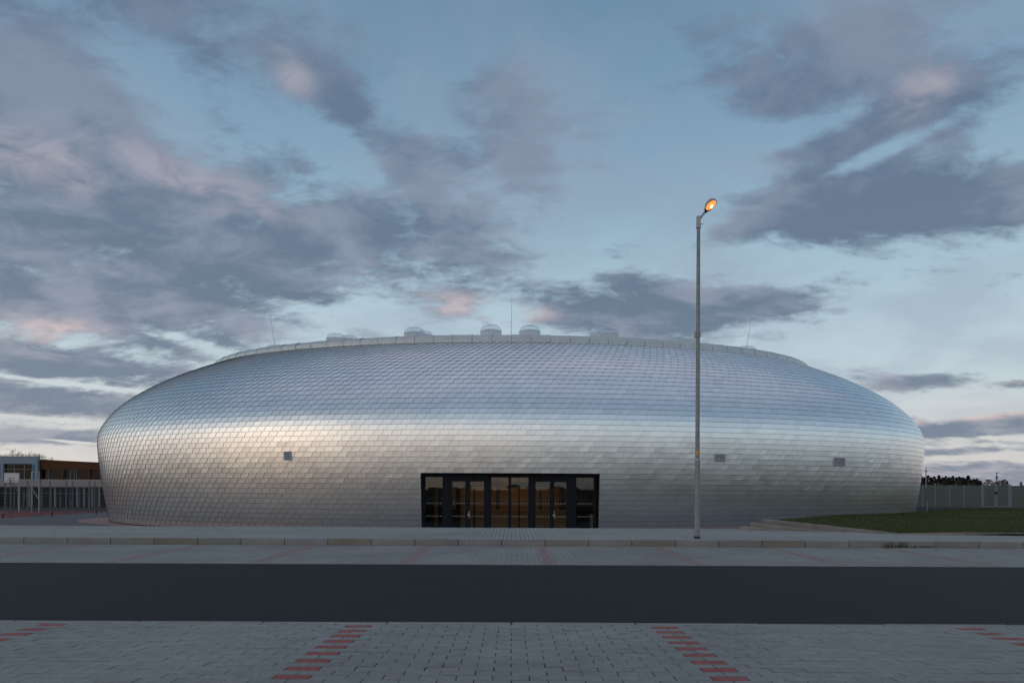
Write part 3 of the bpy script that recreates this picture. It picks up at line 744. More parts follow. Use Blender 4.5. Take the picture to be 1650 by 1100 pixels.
# ------------------------------------------------------------------ street lamp
D = 16.0; LX = (1123.6-825)/F*D
lamp = thing('street_lamp', 'tall galvanised street lamp with a lit amber head on the kerbside', 'street lamp', (LX, D, Z_KT))
pm = F/D
def lh(py): return (865.8-py)/pm
b = MB(); b.bar((0, 0, 0), (0, 0, lh(738)), .066, 20, .062); b.build('lower_pole', 'galv', lamp, smooth=False)
b = MB(); b.bar((0, 0, lh(738)), (0, 0, lh(349)), .052, 18, .040); b.build('upper_pole', 'galv', lamp)
b = MB(); b.bar((0, 0, lh(740)), (0, 0, lh(737)), .068, 20, .060); b.build('collar', 'galv_light', lamp)
b = MB(); b.bar((0, 0, .0), (0, 0, .055), .075, 20, .073); b.build('base_ring', 'black', lamp)
b = MB(); b.bar((0, 0, lh(730.5)), (0, 0, lh(724.5)), .0535, 20, .0533); b.build('yellow_band', 'yellow', lamp)
b = MB(); b.bar((0, 0, lh(366)), (0, 0, lh(347.5)), .052, 18); b.bar((0, 0, lh(366)), (0, 0, lh(364)), .058, 18)
b.bar((.03, 0, lh(360)), (.11, -.01, lh(360)), .010, 8); b.bar((-.03, 0, lh(360)), (-.065, 0, lh(360)), .010, 8); b.build('sleeve', 'lamp_hood', lamp)
hd = Matrix.Translation((.215, -.24, lh(335.5))) @ Matrix.Rotation(R(-17), 4, 'Y') @ Matrix.Rotation(R(-13), 4, 'X') @ Matrix.Scale(.80, 4)
b = MB(); b.tube([(0.01, 0, lh(354)), (.045, -.01, lh(350)), tuple(hd @ Vector((-.06, .20, .02)))], .026, 10); b.build('arm', 'lamp_hood', lamp)
b = MB(); b.box(-.085, -.045, -.03, .03, lh(543), lh(533)); b.box(-.06, .06, -.056, .056, lh(541), lh(539.5)); b.box(-.06, .06, -.056, .056, lh(536), lh(534.5)); b.build('junction_clamp', 'galv_light', lamp)
# head: a shallow oval bowl hood with an amber bowl under it, tipped toward the road
b = MB(); n = 28; m = 9; vs = []
for j in range(m+1):
    a = (math.pi/2)*j/m
    for i in range(n):
        t = 2*math.pi*i/n; rx = .165*(1+.0*math.cos(t)); ry = .25
        vs.append(hd @ Vector((rx*math.cos(t)*math.cos(a), ry*math.sin(t)*math.cos(a), .135*math.sin(a))))
fs = [(j*n+i, j*n+(i+1) % n, (j+1)*n+(i+1) % n, (j+1)*n+i) for j in range(m) for i in range(n)]
b.face_block(vs, fs)
vs = []
for (k, z) in ((1.0, 0), (1.03, -.012), (.9, -.02), (.88, 0.0)):
    for i in range(n):
        t = 2*math.pi*i/n; vs.append(hd @ Vector((.165*k*math.cos(t), .25*k*math.sin(t), z)))
b.face_block(vs, [(j*n+i, (j+1)*n+i, (j+1)*n+(i+1) % n, j*n+(i+1) % n) for j in range(3) for i in range(n)])
hood = b.build('lamp_hood', 'lamp_hood', lamp, smooth=True)
b = MB(); vs = []
for j in range(5):
    a = (math.pi/2)*j/5
    for i in range(n):
        t = 2*math.pi*i/n; vs.append(hd @ Vector((.145*math.cos(t)*math.cos(a), .22*math.sin(t)*math.cos(a), -.012-.045*math.sin(a))))
b.face_block(vs, [(j*n+i, (j+1)*n+i, (j+1)*n+(i+1) % n, j*n+(i+1) % n) for j in range(4) for i in range(n)]+[tuple(4*n+i for i in range(n))])
b.build('lamp_lens', 'lamp_lens', lamp, smooth=True)
b = MB(); vs = []
for j in range(7):
    a = -math.pi/2+math.pi*j/6
    for i in range(12):
        t = 2*math.pi*i/12; vs.append(hd @ Vector((.038*math.cos(t)*math.cos(a), .07*math.sin(t)*math.cos(a)-.01, -.06+.02*math.sin(a))))
b.face_block(vs, [(j*12+i, j*12+(i+1) % 12, (j+1)*12+(i+1) % 12, (j+1)*12+i) for j in range(6) for i in range(12)]); b.build('lit_bulb', 'lamp_bulb', lamp, smooth=True)
b = MB(); q = hd @ Vector((-.15, .12, -.01)); b.bar(q, hd @ Vector((-.10, .24, -.05)), .022, 8); b.bar(hd @ Vector((.05, .235, -.02)), hd @ Vector((-.08, .235, -.035)), .012, 6); b.build('hinge', 'black', lamp)

# ------------------------------------------------------------------ terraced edging and lawn on the right
edge = thing('terraced_edging', 'three stepped courses of pinkish concrete edging stones beside the lawn', 'retaining wall', (7.4, 20, Z_KT))
def course(P, Q, h0, h1, z0, dep, L=.5):
    P = Vector(P); Q = Vector(Q); n = max(1, int((Q-P).length/L)); d = (Q-P)/n; nrm = Vector((-d.y, d.x, 0)).normalized()
    if nrm.y < 0: nrm = -nrm
    for i in range(n):
        a = P+d*i; c = P+d*(i+1); a = a+d*.006; c = c-d*.006
        za, zc = h0+(h1-h0)*i/n, h0+(h1-h0)*(i+1)/n
        b = MB(); e = .008; vs = []
        for (p, zt_) in ((a, za), (c, zc)):
            for off, z in ((0, z0), (0, zt_-e), (e, zt_), (dep, zt_), (dep, z0)): vs.append((p.x+nrm.x*off, p.y+nrm.y*off, z))
        b.face_block(vs, [(0, 5, 6, 1), (1, 6, 7, 2), (2, 7, 8, 3), (3, 8, 9, 4), (0, 1, 2, 3, 4), (9, 8, 7, 6, 5)], 0, grey(.12, .05))
        o = b.build('edging_stone', 'edging', edge, tint=True); o.location = (-7.4, -20, -Z_KT)
def pt(px, d): return ((px-825)/F*d, d, 0)
za, zb_, zc_ = [EYE-(y-HOR(x))/F*d for x, y, d in ((1227, 836.2, 20.1), (1209, 842, 19.95), (1192, 847.2, 19.8))]
course(pt(1227, 20.1), pt(1445, 17.9), za, Z_KT+.02, -.2, .4)
course(pt(1209, 19.85), pt(1330, 18.55), zb_, Z_KT+.012, -.2, .4)
course(pt(1192, 19.6), pt(1256, 18.9), zc_, Z_KT+.008, -.2, .4)
course(pt(1446, 17.88), pt(1560, 17.6), Z_KT+.02, Z_KT+.07, -.2, .09, L=.9)
course(pt(1560.5, 17.6), (40, 17.2, 0), Z_KT+.07, Z_KT+.08, -.2, .09, L=1.0)
# lawn: plateau that dips to the hall
P0 = Vector(pt(1228, 20.3))
def lawn_edge_left(y):      # x of the lawn's left border at depth y
    if y < 20.2: return np.interp(y, [17.97, 20.2], [pt(1440, 17.97)[0]+.05, pt(1228, 20.2)[0]+.05])
    return np.interp(y, [20.2, 24, 29, 33, 40], [pt(1228, 20.2)[0], 11.3, 17.3, 22.6, 30])
def lawn_z(x, y):
    z = np.interp(y, [17.3, 19, 21, 29, 36, 45], [.15, .28, .37, .40, .28, -.05])
    e = 0.0
    return z + .05*math.sin(x*.35+y*.2)*min(1, max(0, (x-10)/6))
b = MB(); ysl = np.linspace(17.42, 45, 60); nxl = 60; vs = []
for y in ysl:
    xl = float(lawn_edge_left(y)) if y > 18.0 else None
    if xl is None: xl = float(np.interp(y, [17.42, 18.0], [pt(1640, 17.42)[0], pt(1437, 18.0)[0]+.1]))
    xl = max(xl, 0)
    for i in range(nxl):
        f = (i/(nxl-1))**1.5; x = xl+(46-xl)*f
        z = lawn_z(x, y)
        if y < 20.2:
            ez = np.interp(x, [pt(1227, 20.1)[0], pt(1445, 17.9)[0]], [za, Z_KT+.02]) ; k = min(1, (x-xl)/1.2); z = (ez-.01)*(1-k)+max(z, ez-.01)*k
        vs.append((x, float(y), z))
fs = [(j*nxl+i, j*nxl+i+1, (j+1)*nxl+i+1, (j+1)*nxl+i) for j in range(len(ysl)-1) for i in range(nxl-1)]
b.face_block(vs, fs)
nb = len(b.v)                                   # bank falling from the left border to the hall's floor
for j in range(len(ysl)-1):
    if ysl[j] < 20.2: continue
    a = b.v[j*nxl]; c = b.v[(j+1)*nxl]
    b.face_block([a, c, (c[0]-.9, c[1]+.5, FLOOR-.05), (a[0]-.9, a[1]+.5, FLOOR-.05)], [(0, 1, 2, 3)])
lawn = tag(b.build('lawn', 'lawn', smooth=True), kind='structure')
LV = np.array(vs).reshape(len(ysl), nxl, 3)
# grass blades, thicker toward the front
nb = 90000
jj = rng.uniform(0, 1, nb)**1.8*(len(ysl)-2); ii = rng.uniform(0, 1, nb)**.9*(nxl-2)
j0 = jj.astype(int); i0 = ii.astype(int); fj = (jj-j0)[:, None]; fi = (ii-i0)[:, None]
bp_ = (LV[j0, i0]*(1-fi)+LV[j0, i0+1]*fi)*(1-fj)+(LV[j0+1, i0]*(1-fi)+LV[j0+1, i0+1]*fi)*fj
an = rng.uniform(0, 2*math.pi, nb); h = rng.uniform(.02, .055, nb); wv = .006*(bp_[:, 1]/17)
v0 = bp_+np.stack([np.cos(an)*wv, np.sin(an)*wv, 0*an], 1); v1 = bp_-np.stack([np.cos(an)*wv, np.sin(an)*wv, 0*an], 1)
v2 = bp_+np.stack([rng.normal(0, .015, nb), rng.normal(0, .015, nb), h], 1)
me = bpy.data.meshes.new('grass'); me.from_pydata(np.stack([v0, v1, v2], 1).reshape(-1, 3).tolist(), [], np.arange(3*nb).reshape(-1, 3).tolist()); me.materials.append(M['blade'])
g = bpy.data.objects.new('grass', me); COL.objects.link(g); tag(g, 'short dark green grass blades of the lawn', 'grass', kind='stuff')

def weed(px, label, n=40, hh=.16, spread=.25):
    X = (px-825)/F*Y_KERB; b = MB()
    for i in range(n):
        x = rng.normal(0, spread*.4); a = rng.uniform(0, 2*math.pi); h_ = hh*rng.uniform(.2, 1)*math.exp(-(x/spread)**2*.8)
        p = Vector((x, -rng.uniform(.005, .05), 0)); q = p+Vector((math.cos(a)*h_*.35, -abs(math.sin(a))*h_*.3, h_)); s_ = Vector((.004, 0, 0))
        b.face_block([p-s_, p+s_, q], [(0, 1, 2)])
        if rng.random() < .5:
            c = p.lerp(q, .7); b.face_block([c, c+Vector((.02, -.006, .012)), c+Vector((.006, -.004, .03))], [(0, 1, 2)])
    o = b.build('weed', 'weed', loc=(X, Y_KERB-.01, Z_KB)); tag(o, label, 'weed', 'weeds along the kerb')
weed(1431, 'left of two taller weed tufts growing at the foot of the kerb before the lawn'); weed(1453, 'right of two taller weed tufts at the foot of the kerb before the lawn', 46, .18)
weed(1475, 'low mat of weed right of the two tufts at the kerb', 90, .05, .8)

b = MB(); vs = []
for k in range(25):
    f = k/24; x = 24+18*f
    for y in (47.5, 56.5): vs.append((x, y, float(ground_z(np.array(x), np.array(y)))+.03+(.22 if y < 50 else .1)))
b.face_block(vs, [(2*k, 2*k+2, 2*k+3, 2*k+1) for k in range(24)]); tag(b.build('bare_soil', 'soil', smooth=True), kind='structure')

# ------------------------------------------------------------------ fences
def mesh_panel_mb(L, H, step=.1, hstep=.25, r=.0028):
    b = MB(); n = int(L/step)
    for i in range(n+1):
        x = L*i/n; b.box(x-r, x+r, -r, r, .04, H)
    for k in range(int(H/hstep)+1):
        z = min(H, .06+k*hstep); b.box(0, L, r, 3*r, z-r*1.3, z+r*1.3)
    return b
def fence_line(root, pts, H, mp, pr=.035, post_h=None, zf=None):
    """pts: list of (x, y) post positions"""
    cache = {}
    post0 = None
    ox, oy, oz = root.location
    for k, (x, y) in enumerate(pts):
        z = zf(x, y)
        if post0 is None:
            b = MB(); b.bar((0, 0, 0), (0, 0, (post_h or H)+.05), pr, 8); post0 = b.build('post', mp, root); o = post0
        else: o = post0.copy(); COL.objects.link(o)
        o.location = (x-ox, y-oy, z-oz)
    for (x0, y0), (x1, y1) in zip(pts[:-1], pts[1:]):
        L = math.hypot(x1-x0, y1-y0); key = round(L, 2)
        if key not in cache: cache[key] = mesh_panel_mb(L, H).build('mesh_panel', 'fence', root); o = cache[key]
        else: o = cache[key].copy(); COL.objects.link(o)
        o.location = (x0-ox, y0-oy, zf(x0, y0)-oz); o.rotation_euler = (0, -math.atan2(zf(x1, y1)-zf(x0, y0), L), math.atan2(y1-y0, x1-x0))
zl = lambda x, y: FLOOR-.015
r_ = thing('court_fence', 'near side fence of the ball court running toward the school', 'fence', (-34.62, 41.6, FLOOR), group='tall wire fences round the ball court')
fence_line(r_, [(-34.62, 41.3+2.93*k) for k in range(7)], 2.62, 'fence', .04, zf=zl)
r_ = thing('court_fence', 'far end fence of the ball court in front of the school ground floor', 'fence', (-34.9, 60, FLOOR), group='tall wire fences round the ball court')
fence_line(r_, [((px-825)/F*60, 60.0) for px in (-62, -28, 9, 44.3, 80.5, 116.7, 152.8, 189)], 2.62, 'fence', .045, zf=zl)
DF = 59.0
zr = lambda x, y: float(ground_z(np.array(x), np.array(y)))
r_ = thing('wire_fence', 'grey wire mesh fence between the hall and the double gate at the field', 'fence', (35, DF, 0))
fence_line(r_, [((px-825)/F*DF, DF) for px in (1420, 1444, 1466, 1487, 1507, 1530, 1553.5, 1581.5)], 1.86, 'fence_pale', .026, zf=zr)
r_ = thing('wire_fence', 'grey wire mesh fence right of the double gate at the field', 'fence', (43, DF, 0))
fence_line(r_, [((px-825)/F*DF, DF) for px in (1630, 1653, 1677, 1701, 1725)], 1.86, 'fence_pale', .026, zf=zr)
gx0, gx1, gx2, gx3 = [(p-825)/F*DF for p in (1584.5, 1604, 1606, 1626)]
zg = zr(gx1, DF)
gate = thing('field_gate', 'pale galvanised double gate of wire mesh in the field fence', 'gate', ((gx0+gx3)/2, DF, zg))
for a, c in ((gx0, gx1), (gx2, gx3)):
    b = MB(); t = .045
    b.box(a, a+t, -.03, .03, .05, 2.0); b.box(c-t, c, -.03, .03, .05, 2.0); b.box(a+t, c-t, -.03, .03, 1.95, 2.0); b.box(a+t, c-t, -.03, .03, .05, .10)
    fr = b.build('gate_leaf', 'fence_pale', gate); fr.location = (-gate.location.x, 0, 0)
    mb_ = mesh_panel_mb(c-a-2*t, 1.9); o = mb_.build('mesh_panel', 'fence'); o.parent = fr; o.location = (a+t, 0, .05)
b = MB(); b.box((gx1+gx2)/2-.10, (gx1+gx2)/2+.10, -.06, .06, 1.12, 1.36); o = b.build('lock', 'black', gate); o.location = (-gate.location.x, 0, 0)
for x in (gx0-.09, gx3+.09):
    b = MB(); b.box(-.035, .035, -.035, .035, 0, 2.0); o = b.build('gate_post', 'fence_pale', gate); o.location = (x-gate.location.x, 0, 0)
x, y, z = PX(1494, 822, 40); b = MB(); b.box(-.018, .018, -.018, .018, -.5, .5); b.box(-.022, .022, -.022, .022, .45, .49)
o = b.build('marker_post', 'fence_pale', loc=(x, y, z)); tag(o, 'short pale marker post beside the right foot of the hall', 'post')

# ------------------------------------------------------------------ ball court equipment and bollards
def hoop(px, d, label, rz, board=True):
    t = thing('basketball_hoop', label, 'basketball hoop', ((px-825)/F*d, d, FLOOR), rz, 'basketball hoops on the court')
    zb = EYE-FLOOR+.22; zt = zb+.92
    b = MB(); b.bar((0, .9, 0), (0, .9, zb+.25), .06, 10); b.build('pole', 'galv_light', t)
    b = MB(); b.bar((0, .9, zb+.2), (0, .06, zb+.3), .035, 8); b.bar((0, .9, zb-.9), (0, .06, zb+.1), .03, 8); b.build('bracket', 'galv_light', t)
    b = MB(); b.box(-.68, .68, 0, .04, zb, zt); b.build('backboard', 'board', t)
    b = MB(); e = .04
    for q in [(-.68, .68, zt-e, zt), (-.68, .68, zb, zb+e), (-.68, -.68+e, zb+e, zt-e), (.68-e, .68, zb+e, zt-e), (-.23, .23, zb+.44, zb+.44+e), (-.23, -.23+e, zb+e, zb+.44), (.23-e, .23, zb+e, zb+.44)]:
        b.box(q[0], q[1], -.006, -.002, q[2], q[3])
    b.build('board_marking', 'board_line', t)
    b = MB(); pts = [(.22*math.cos(a), -.32+.22*math.sin(a), zb+.04) for a in np.linspace(0, 2*math.pi, 17)]; b.tube(pts, .012, 6); b.bar((0, -.1, zb+.04), (0, 0, zb+.04), .02, 6); b.build('rim', 'rim', t)
    b = MB()
    for i in range(10):
        a = 2*math.pi*i/10; c = a+.5; b.bar((.21*math.cos(a), -.32+.21*math.sin(a), zb+.03), (.13*math.cos(c), -.32+.13*math.sin(c), zb-.36), .004, 4)
    b.build('net', 'board', t)
    return t
hoop(18.5, 58.2, 'white basketball backboard facing the road at the left edge', R(0))
# training frame: tall pipe goal with a diagonal brace
x0 = (51-825)/F*57; x1 = (62.8-825)/F*57
t = thing('ball_catch_frame', 'tall pale pipe frame with diagonal brace standing in the court', 'pipe frame', ((x0+x1)/2, 57, FLOOR))
hw = (x1-x0)/2; H = EYE-FLOOR+(782.6-760)/F*57
for s_ in (-1, 1): b = MB(); b.bar((s_*hw, 0, 0), (s_*hw, 0, H), .035, 8); b.build('upright', 'galv_light', t)
b = MB(); b.bar((-hw, 0, H), (hw, 0, H), .035, 8); b.bar((-hw, 0, H-1.0), (hw, 0, H-1.0), .025, 8); b.build('crossbar', 'galv_light', t)
b = MB(); b.bar((-hw, 0, H-1.35), (hw, 0, H-2.3), .025, 8); b.build('brace', 'galv_light', t)
for px, py, lb in ((5, 834.3, 'leftmost of three short black bollards by the court fence'), (84.3, 831.3, 'middle one of three short black bollards by the court fence'), (155.3, 828, 'rightmost of three short black bollards, nearest the hall')):
    d = (EYE-FLOOR)*F/(py-HOR(px)); X = (px-825)/F*d
    t = thing('bollard', lb, 'bollard', (X, d, FLOOR), 0, 'short black bollards')
    b = MB(); b.bar((0, 0, 0), (0, 0, .27), .05, 10, .045); b.build('body', 'black', t)
    b = MB(); b.lathe((0, 0, .27), [(.065, 0), (.065, .03), (.03, .05)], 10); b.build('cap', 'black', t)

# ------------------------------------------------------------------ school buildings
DS = 72.0
def bx_(b, xa, xb, ya, yb, d0, d1, mi=0):     # box given by photo x and heights, real depth
    X0, X1 = (xa-825)/F*d0, (xb-825)/F*d0; z0, z1 = EYE+(783-yb)/F*d0, EYE+(783-ya)/F*d0
    b.box(X0, X1, d0, d1, z0, z1, mi); return b
def sx(p): return (p-825)/F*DS
def sz(y): return EYE+(782.8-y)/F*DS
def window(parent, xa, xb, ya, yb, muls=(), trans=(), y=DS, fm='col_white', back='dark_glass_back'):
    X0, X1, z0, z1 = sx(xa), sx(xb), sz(yb), sz(ya); e = .035
    b = MB(); b.box(X0, X0+e, y-.03, y+.06, z0, z1); b.box(X1-e, X1, y-.03, y+.06, z0, z1); b.box(X0+e, X1-e, y-.03, y+.06, z1-e, z1); b.box(X0+e, X1-e, y-.03, y+.06, z0, z0+e)
    for m_ in muls: b.box(sx(m_)-.04, sx(m_)+.04, y-.032, y+.058, z0+e, z1-e)
    for q in trans: b.box(X0+e, X1-e, y-.028, y+.05, sz(q)-.03, sz(q)+.03)
    f = b.build('window', fm); f.parent = parent; f.location = -parent.location
    b = MB(); b.box(X0+e, X1-e, y+.0, y+.008, z0+e, z1-e); o = b.build('pane', 'glass_far'); o.parent = f
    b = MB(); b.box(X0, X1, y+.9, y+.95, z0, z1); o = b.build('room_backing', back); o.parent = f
def rel(o, p): o.parent = p; o.location = -p.location; return o
sch = thing('school_building', 'pale blue grey school wing with a ribbon of windows at the left edge', 'building', (sx(20), DS+5, FLOOR))
X0, X1 = sx(-230), sx(63)
# openings behind the window bands: the box is hollowed by stopping the rear block 1 m back
bz = MB(); bz.box(X0, X1, DS-.3, DS+.05, sz(747.5), sz(735.5))
for a, c in ((-230, -60), (-22, -12), (3.5, 8), (54.5, 63)): bz.box(sx(a), sx(c), DS-.28, DS+.05, sz(772.4), sz(747.5))
xb_ = (61.5-825)/F*(DS+12)
bz.face_block([(X0, DS+1.0, sz(772.4)), (X1-.6, DS+1.0, sz(772.4)), (xb_-2, DS+12, sz(772.4)), (X0, DS+12, sz(772.4)), (X0, DS+1.0, sz(735.7)), (X1-.6, DS+1.0, sz(735.7)), (xb_-2, DS+12, sz(735.7)), (X0, DS+12, sz(735.7))],
              [(0, 3, 2, 1), (4, 5, 6, 7), (0, 1, 5, 4), (1, 2, 6, 5), (2, 3, 7, 6), (3, 0, 4, 7)]); bz.box(X0, X1-.01, DS+.05, DS+1.0, sz(735.9), sz(735.6))
rel(bz.build('wall', 'white_wall'), sch)
b = MB(); b.box(X0-.1, X1+.04, DS-.36, DS+1.1, sz(735.5), sz(734.7)); rel(b.build('roof_edge', 'alu_trim'), sch)
window(sch, 8, 54.5, 748, 772.4, (23.5, 39.5), (756,)); window(sch, -12, 3.5, 748, 772.4, (), (756,)); window(sch, -60, -22, 748, 772.4, (-40,), (756,))
b = MB(); b.box(sx(56), sx(58.5), DS-.33, DS-.285, sz(772), sz(749)); rel(b.build('blue_panel', 'blue_panel'), sch)
sc2 = thing('school_building', 'rust brown upper school storey over a glazed ground floor with a pale band', 'building', (sx(110), DS+5, FLOOR))
X2 = sx(300)
b = MB()
def slab(b, xa, xb, ya0, ya1, yb, d0, d1):     # top slopes from ya0 to ya1
    p = [(sx(xa), sz(ya0)), (sx(xb), sz(ya1))]
    b.face_block([(p[0][0], d0, sz(yb)), (p[1][0], d0, sz(yb)), (p[1][0], d1, sz(yb)), (p[0][0], d1, sz(yb)), (p[0][0], d0, p[0][1]), (p[1][0], d0, p[1][1]), (p[1][0], d1, p[1][1]), (p[0][0], d1, p[0][1])],
                 [(0, 3, 2, 1), (4, 5, 6, 7), (0, 1, 5, 4), (1, 2, 6, 5), (2, 3, 7, 6), (3, 0, 4, 7)])
slab(b, 63.4, 300, 740.8, 751, 756, DS+.1, DS+.5)
for a, c in ((97.5, 101), (139, 144), (182, 186)): b.box(sx(a), sx(c), DS+.1, DS+.5, sz(772.4), sz(755.9))
b.box(sx(57), X2, DS+1.4, DS+11, sz(772.4), sz(752)); b.box(sx(63.05), sx(63.4), DS+.1, DS+1.4, sz(772.4), sz(741))
rel(b.build('wall', 'brown_wall'), sc2)
b = MB(); slab(b, 63.5, 300, 740.2, 750.4, 750.9, DS+.03, DS+11.1) if False else None
b.face_block([(sx(63.4), DS+.0, sz(740.8)+.0), (X2, DS+.0, sz(751)), (X2, DS+11, sz(751)), (sx(63.4), DS+11, sz(740.8)),
              (sx(63.4), DS+.0, sz(740.2)), (X2, DS+.0, sz(750.4)), (X2, DS+11, sz(750.4)), (sx(63.4), DS+11, sz(740.2))],
             [(0, 3, 2, 1), (4, 5, 6, 7), (0, 1, 5, 4), (1, 2, 6, 5), (2, 3, 7, 6), (3, 0, 4, 7)])
rel(b.build('roof', 'brown_wall'), sc2)
for a, c, mu in ((63.6, 97.5, (75, )), (101, 139, (111, 117, 121)), (144, 182, (163,))): window(sc2, a, c, 755.9, 772.4, mu, (), DS+.3, 'fence')
b = MB(); b.box(sx(-230), X2, DS-.5, DS+10, sz(784), sz(772.5)); rel(b.build('floor_band', 'band'), sc2)
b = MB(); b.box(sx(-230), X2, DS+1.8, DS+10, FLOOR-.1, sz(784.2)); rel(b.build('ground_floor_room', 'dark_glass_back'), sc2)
for a, c in ((-60, -30), (-29, 1), (2, 31), (32, 61), (62, 91), (92, 122), (123, 151), (152, 181)):
    window(sc2, a, c, 784.3, 826.4, ((a+c)/2,), (794.6,), DS+.6, 'col_white')
for px in (33, 50.5, 91.5, 127, 138, 151, 162.5):
    b = MB(); b.box(sx(px)-.08, sx(px)+.08, DS-.3, DS-.14, FLOOR, sz(784.1)); rel(b.build('column', 'col_white'), sc2)
for px, py, wd, hh, mm in ((39.5, 798, .35, .28, 'paper_yellow'), (110, 811, .18, .25, 'paper_orange'), (145.5, 807.5, .22, .45, 'paper_yellow'), (33, 800, .1, .6, 'paper_yellow')):
    b = MB(); b.box(sx(px)-wd/2, sx(px)+wd/2, DS+.56, DS+.565, sz(py)-hh/2, sz(py)+hh/2); rel(b.build('window_decoration', mm), sc2)
b = MB(); b.face_block([(-62, 60.4, FLOOR-.03), (-30, 60.4, FLOOR-.03), (-30, DS+2.5, FLOOR-.03), (-62, DS+2.5, FLOOR-.03)], [(0, 1, 2, 3)]); tag(b.build('school_lawn', 'field'), kind='structure')

# ------------------------------------------------------------------ trees
def bare_tree(px, ytop, d, wpx, label, seed):
    rs = random.Random(seed); X = (px-825)/F*d; H = EYE+(HOR(px)-ytop)/F*d-FLOOR; Wd = wpx/F*d
    t = thing('bare_tree', label, 'tree', (X, d, FLOOR), group='bare trees behind the school')
    tb = MB(); tb.bar((0, 0, 0), (0, 0, H*.35), .16, 7, .12); tb.build('trunk', 'bark', t)
    cb = MB()
    def grow(p, dr, L, r, k):
        q = p+dr*L; cb.bar(p, q, r, 5, r*.65, caps=False)
        if k == 0: return
        for _ in range(3 if k > 1 else 4):
            a = Vector((rs.uniform(-1, 1)*.85, rs.uniform(-1, 1)*.85, rs.uniform(-.1, .7))); grow(q, (dr+a*.85).normalized(), L*rs.uniform(.62, .82), r*.62, k-1)
    for i in range(6):
        a = i*2*math.pi/6+rs.uniform(-.3, .3); grow(Vector((0, 0, H*.33)), Vector((math.cos(a)*Wd/H*1.3, math.sin(a)*.8, 1.0)).normalized(), H*.23, .06, 4)
    c = cb.build('crown', 'bark', t)
    zm = max(v[2] for v in cb.v); c.scale = (1, 1, H/zm); t.children[0].scale = (1, 1, H/zm)
bare_tree(35, 722, 92, 75, 'broad bare tree behind the pale school roof, tallest of its row', 3)
bare_tree(6, 729, 96, 45, 'small bare tree at the far left behind the pale school roof', 5)
bare_tree(60, 729, 94, 40, 'bare tree behind the corner where the pale and brown school roofs meet', 8)

def conifer(h, wd, seed, autumn=False):
    rs = random.Random(seed); cb = MB(); n = 240
    for i in range(n):
        f = rs.random()**.8; z = h*(-.02+1.02*f)
        if autumn: rad = wd*.5*math.sqrt(max(.02, 1-((f-.45)/.56)**2))
        else: rad = wd*.5*(1-f)**.75*(.75+.35*math.sin(f*23+seed))+.12
        a = rs.uniform(0, 2*math.pi); rr_ = rad*rs.uniform(.35, 1.1)
        c = Vector((rr_*math.cos(a), rr_*math.sin(a), z)); s_ = h*.06*rs.uniform(.6, 1.3)
        d = Vector((math.cos(a), math.sin(a), rs.uniform(-.5, .2 if not autumn else .8))); e = Vector((-math.sin(a), math.cos(a), rs.uniform(-.4, .4)))
        g_ = rs.uniform(.6, 1.5)
        cb.face_block([c-e*s_*.6, c+e*s_*.6, c+d*s_*1.3, c+Vector((0, 0, s_*1.2))], [(0, 1, 2), (0, 1, 3), (1, 2, 3)], 0, (g_*rs.uniform(.9, 1.5), g_, g_))
    tb = MB(); tb.bar((0, 0, -.5), (0, 0, h*.9), h*.025, 6, .03)
    return cb, tb
protos = {}
def tree(name, px, ytop, d, wpx, seed, label, group, autumn=False, ybase=781.5):
    X = (px-825)/F*d; zb = float(ground_z(np.array(X), np.array(d)))-1.4; ztop = EYE+(HOR(px)-ytop)/F*d; h = ztop-zb
    key = (autumn, seed % 5)
    t = thing(name, label, 'tree', (X, d, zb), rng.uniform(0, 6), group)
    if key not in protos:
        cb, tb = conifer(8.0, 5.0, seed, autumn)
        protos[key] = (cb.build('crown', 'autumn' if autumn else 'conifer', t, tint=True), tb.build('trunk', 'bark_dark', t)); a, c = protos[key]
    else:
        a, c = [q.copy() for q in protos[key]]
        for q in (a, c): COL.objects.link(q); q.parent = t
    t.scale = (wpx*1.4/F*d/5.0, wpx*1.4/F*d/5.0, h/8.0)
lab = 'dark conifer in the row of trees on the rise beyond the field'
tops = [(1484, 766), (1489, 769), (1495.5, 766), (1500, 769), (1505, 768), (1513, 765.5), (1519, 769), (1524, 767), (1530, 769), (1535, 767), (1541, 769), (1546, 768), (1551, 769), (1555, 771), (1560, 766.5), (1565, 773), (1569, 771.5), (1574, 771), (1579, 774)]
for i, (px, yt) in enumerate(tops):
    tree('conifer_tree', px, yt, 600+18*(i % 3), 9.5 if i % 2 else 11.5, i, lab, 'conifers on the rise')
for i, (px, yt, wp) in enumerate([(1487, 770, 9), (1509, 772, 9), (1527, 773, 8), (1549, 774, 9), (1571, 775, 8)]):
    tree('autumn_tree', px, yt, 585, wp, i+3, 'low brownish tree at the front edge of the conifer row', 'brown trees before the conifers', True)
for i, (px, yt, wp, lb) in enumerate([(1593, 772.5, 9, 'round reddish tree left of the right utility pole'), (1613, 774, 9, 'low reddish tree just right of the right utility pole'), (1618, 772.5, 6, 'narrow reddish tree between a low one and a small conifer'), (1605, 776, 7, 'low bush at the foot of the right utility pole')]):
    tree('autumn_tree', px, yt, 600, wp, i, lb, None, True)
tree('conifer_tree', 1623, 774.5, 600, 5, 2, 'small lone conifer just right of the reddish trees', None); tree('conifer_tree', 1645, 776, 600, 5, 1, 'small lone conifer at the right edge of the photo', None)

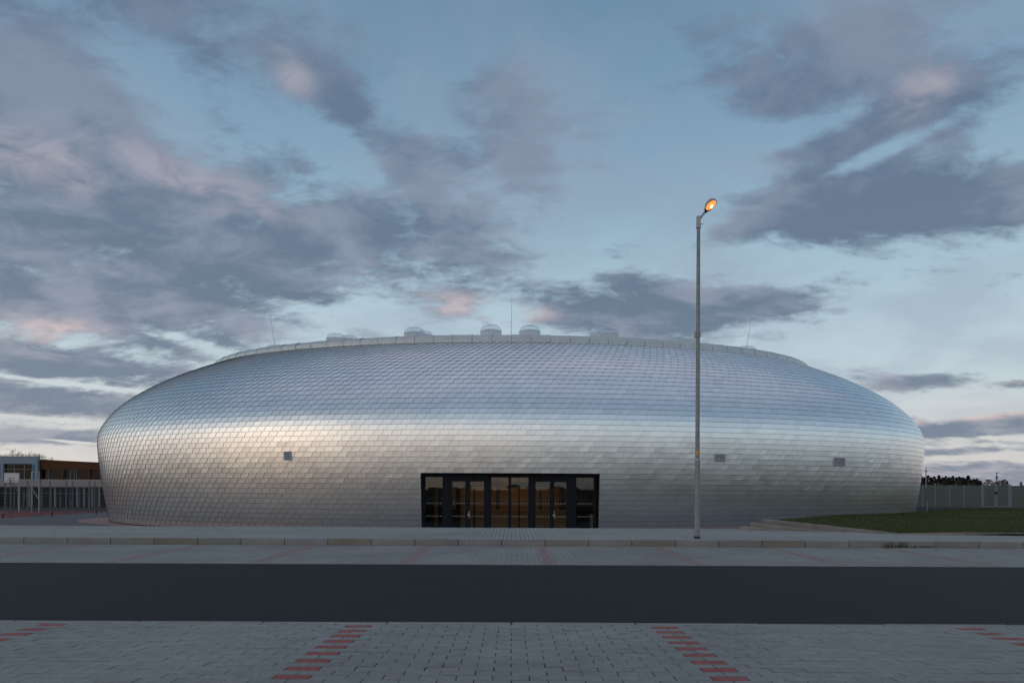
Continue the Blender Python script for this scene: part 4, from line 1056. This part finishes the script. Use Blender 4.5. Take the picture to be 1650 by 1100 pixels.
# ------------------------------------------------------------------ utility poles and wires
def pole(px, ytop, d, mt, label, kind):
    X = (px-825)/F*d; zb = float(ground_z(np.array(X), np.array(d))); H = EYE+(HOR(px)-ytop)/F*d-zb
    t = thing('utility_pole', label, 'utility pole', (X, d, zb)); k = d/F
    b = MB(); b.bar((0, 0, -.3), (0, 0, H), .9*k, 8, .55*k); b.build('pole', mt, t)
    b = MB()
    if kind == 0:
        b.bar((-3*k, 0, H-5.5*k), (3*k, 0, H-5.5*k), .35*k, 6); b.bar((-3*k, 0, H-5.5*k), (0, 0, H-8*k), .3*k, 6); b.bar((3*k, 0, H-5.5*k), (0, 0, H-8*k), .3*k, 6); b.bar((-1.2*k, 0, H-1*k), (1.2*k, 0, H-1*k), .3*k, 6)
    else:
        b.bar((-3*k, 0, H-.6*k), (3*k, 0, H-.6*k), .4*k, 6)
    b.build('crossarm', mt, t)
    b = MB()
    for xx, z_ in ([(-3, -5.5), (3, -5.5), (0, 0)] if kind == 0 else [(-2.7, -.6), (0, -.6), (2.7, -.6)]): b.bar((xx*k, 0, H+z_*k), (xx*k, 0, H+(z_+1.1)*k), .3*k, 6)
    b.build('insulator', mt, t)
    if kind: b = MB(); b.box(-1.6*k, 1.6*k, -.8*k, .8*k, H-9*k, H-6.5*k); b.build('transformer', mt, t)
    return X, d, zb+H, k
p0 = pole(1492, 752.5, 260, 'pole_pale', 'pale utility pole with forked crossarm beside the dark conifers', 0)
p1 = pole(1606, 761, 330, 'pole_dark', 'dark utility pole with flat crossarm above the double gate', 1)
def wire(P, Q, sag, label):
    b = MB(); pts = []
    for i in range(17):
        f = i/16; p = Vector(P).lerp(Vector(Q), f); p.z -= sag*4*f*(1-f); pts.append(p-Vector(P))
    b.tube(pts, .035, 4); o = b.build('power_line', 'pole_dark', loc=P); tag(o, label, 'power line')
k = p0[3]; kk = p1[3]
wire((p0[0]+3*k, p0[1], p0[2]-4.6*k), (p1[0]-2.7*kk, p1[1], p1[2]), 1.2, 'lower overhead wire strung between the two utility poles')
wire((p0[0], p0[1], p0[2]+1.0*k), (p1[0], p1[1], p1[2]+.5*kk), 1.0, 'upper overhead wire strung between the two utility poles')
wire((p1[0]+2.7*kk, p1[1], p1[2]), (p1[0]+60, p1[1]+45, p1[2]+.6), 1.2, 'overhead wire running right from the dark utility pole')
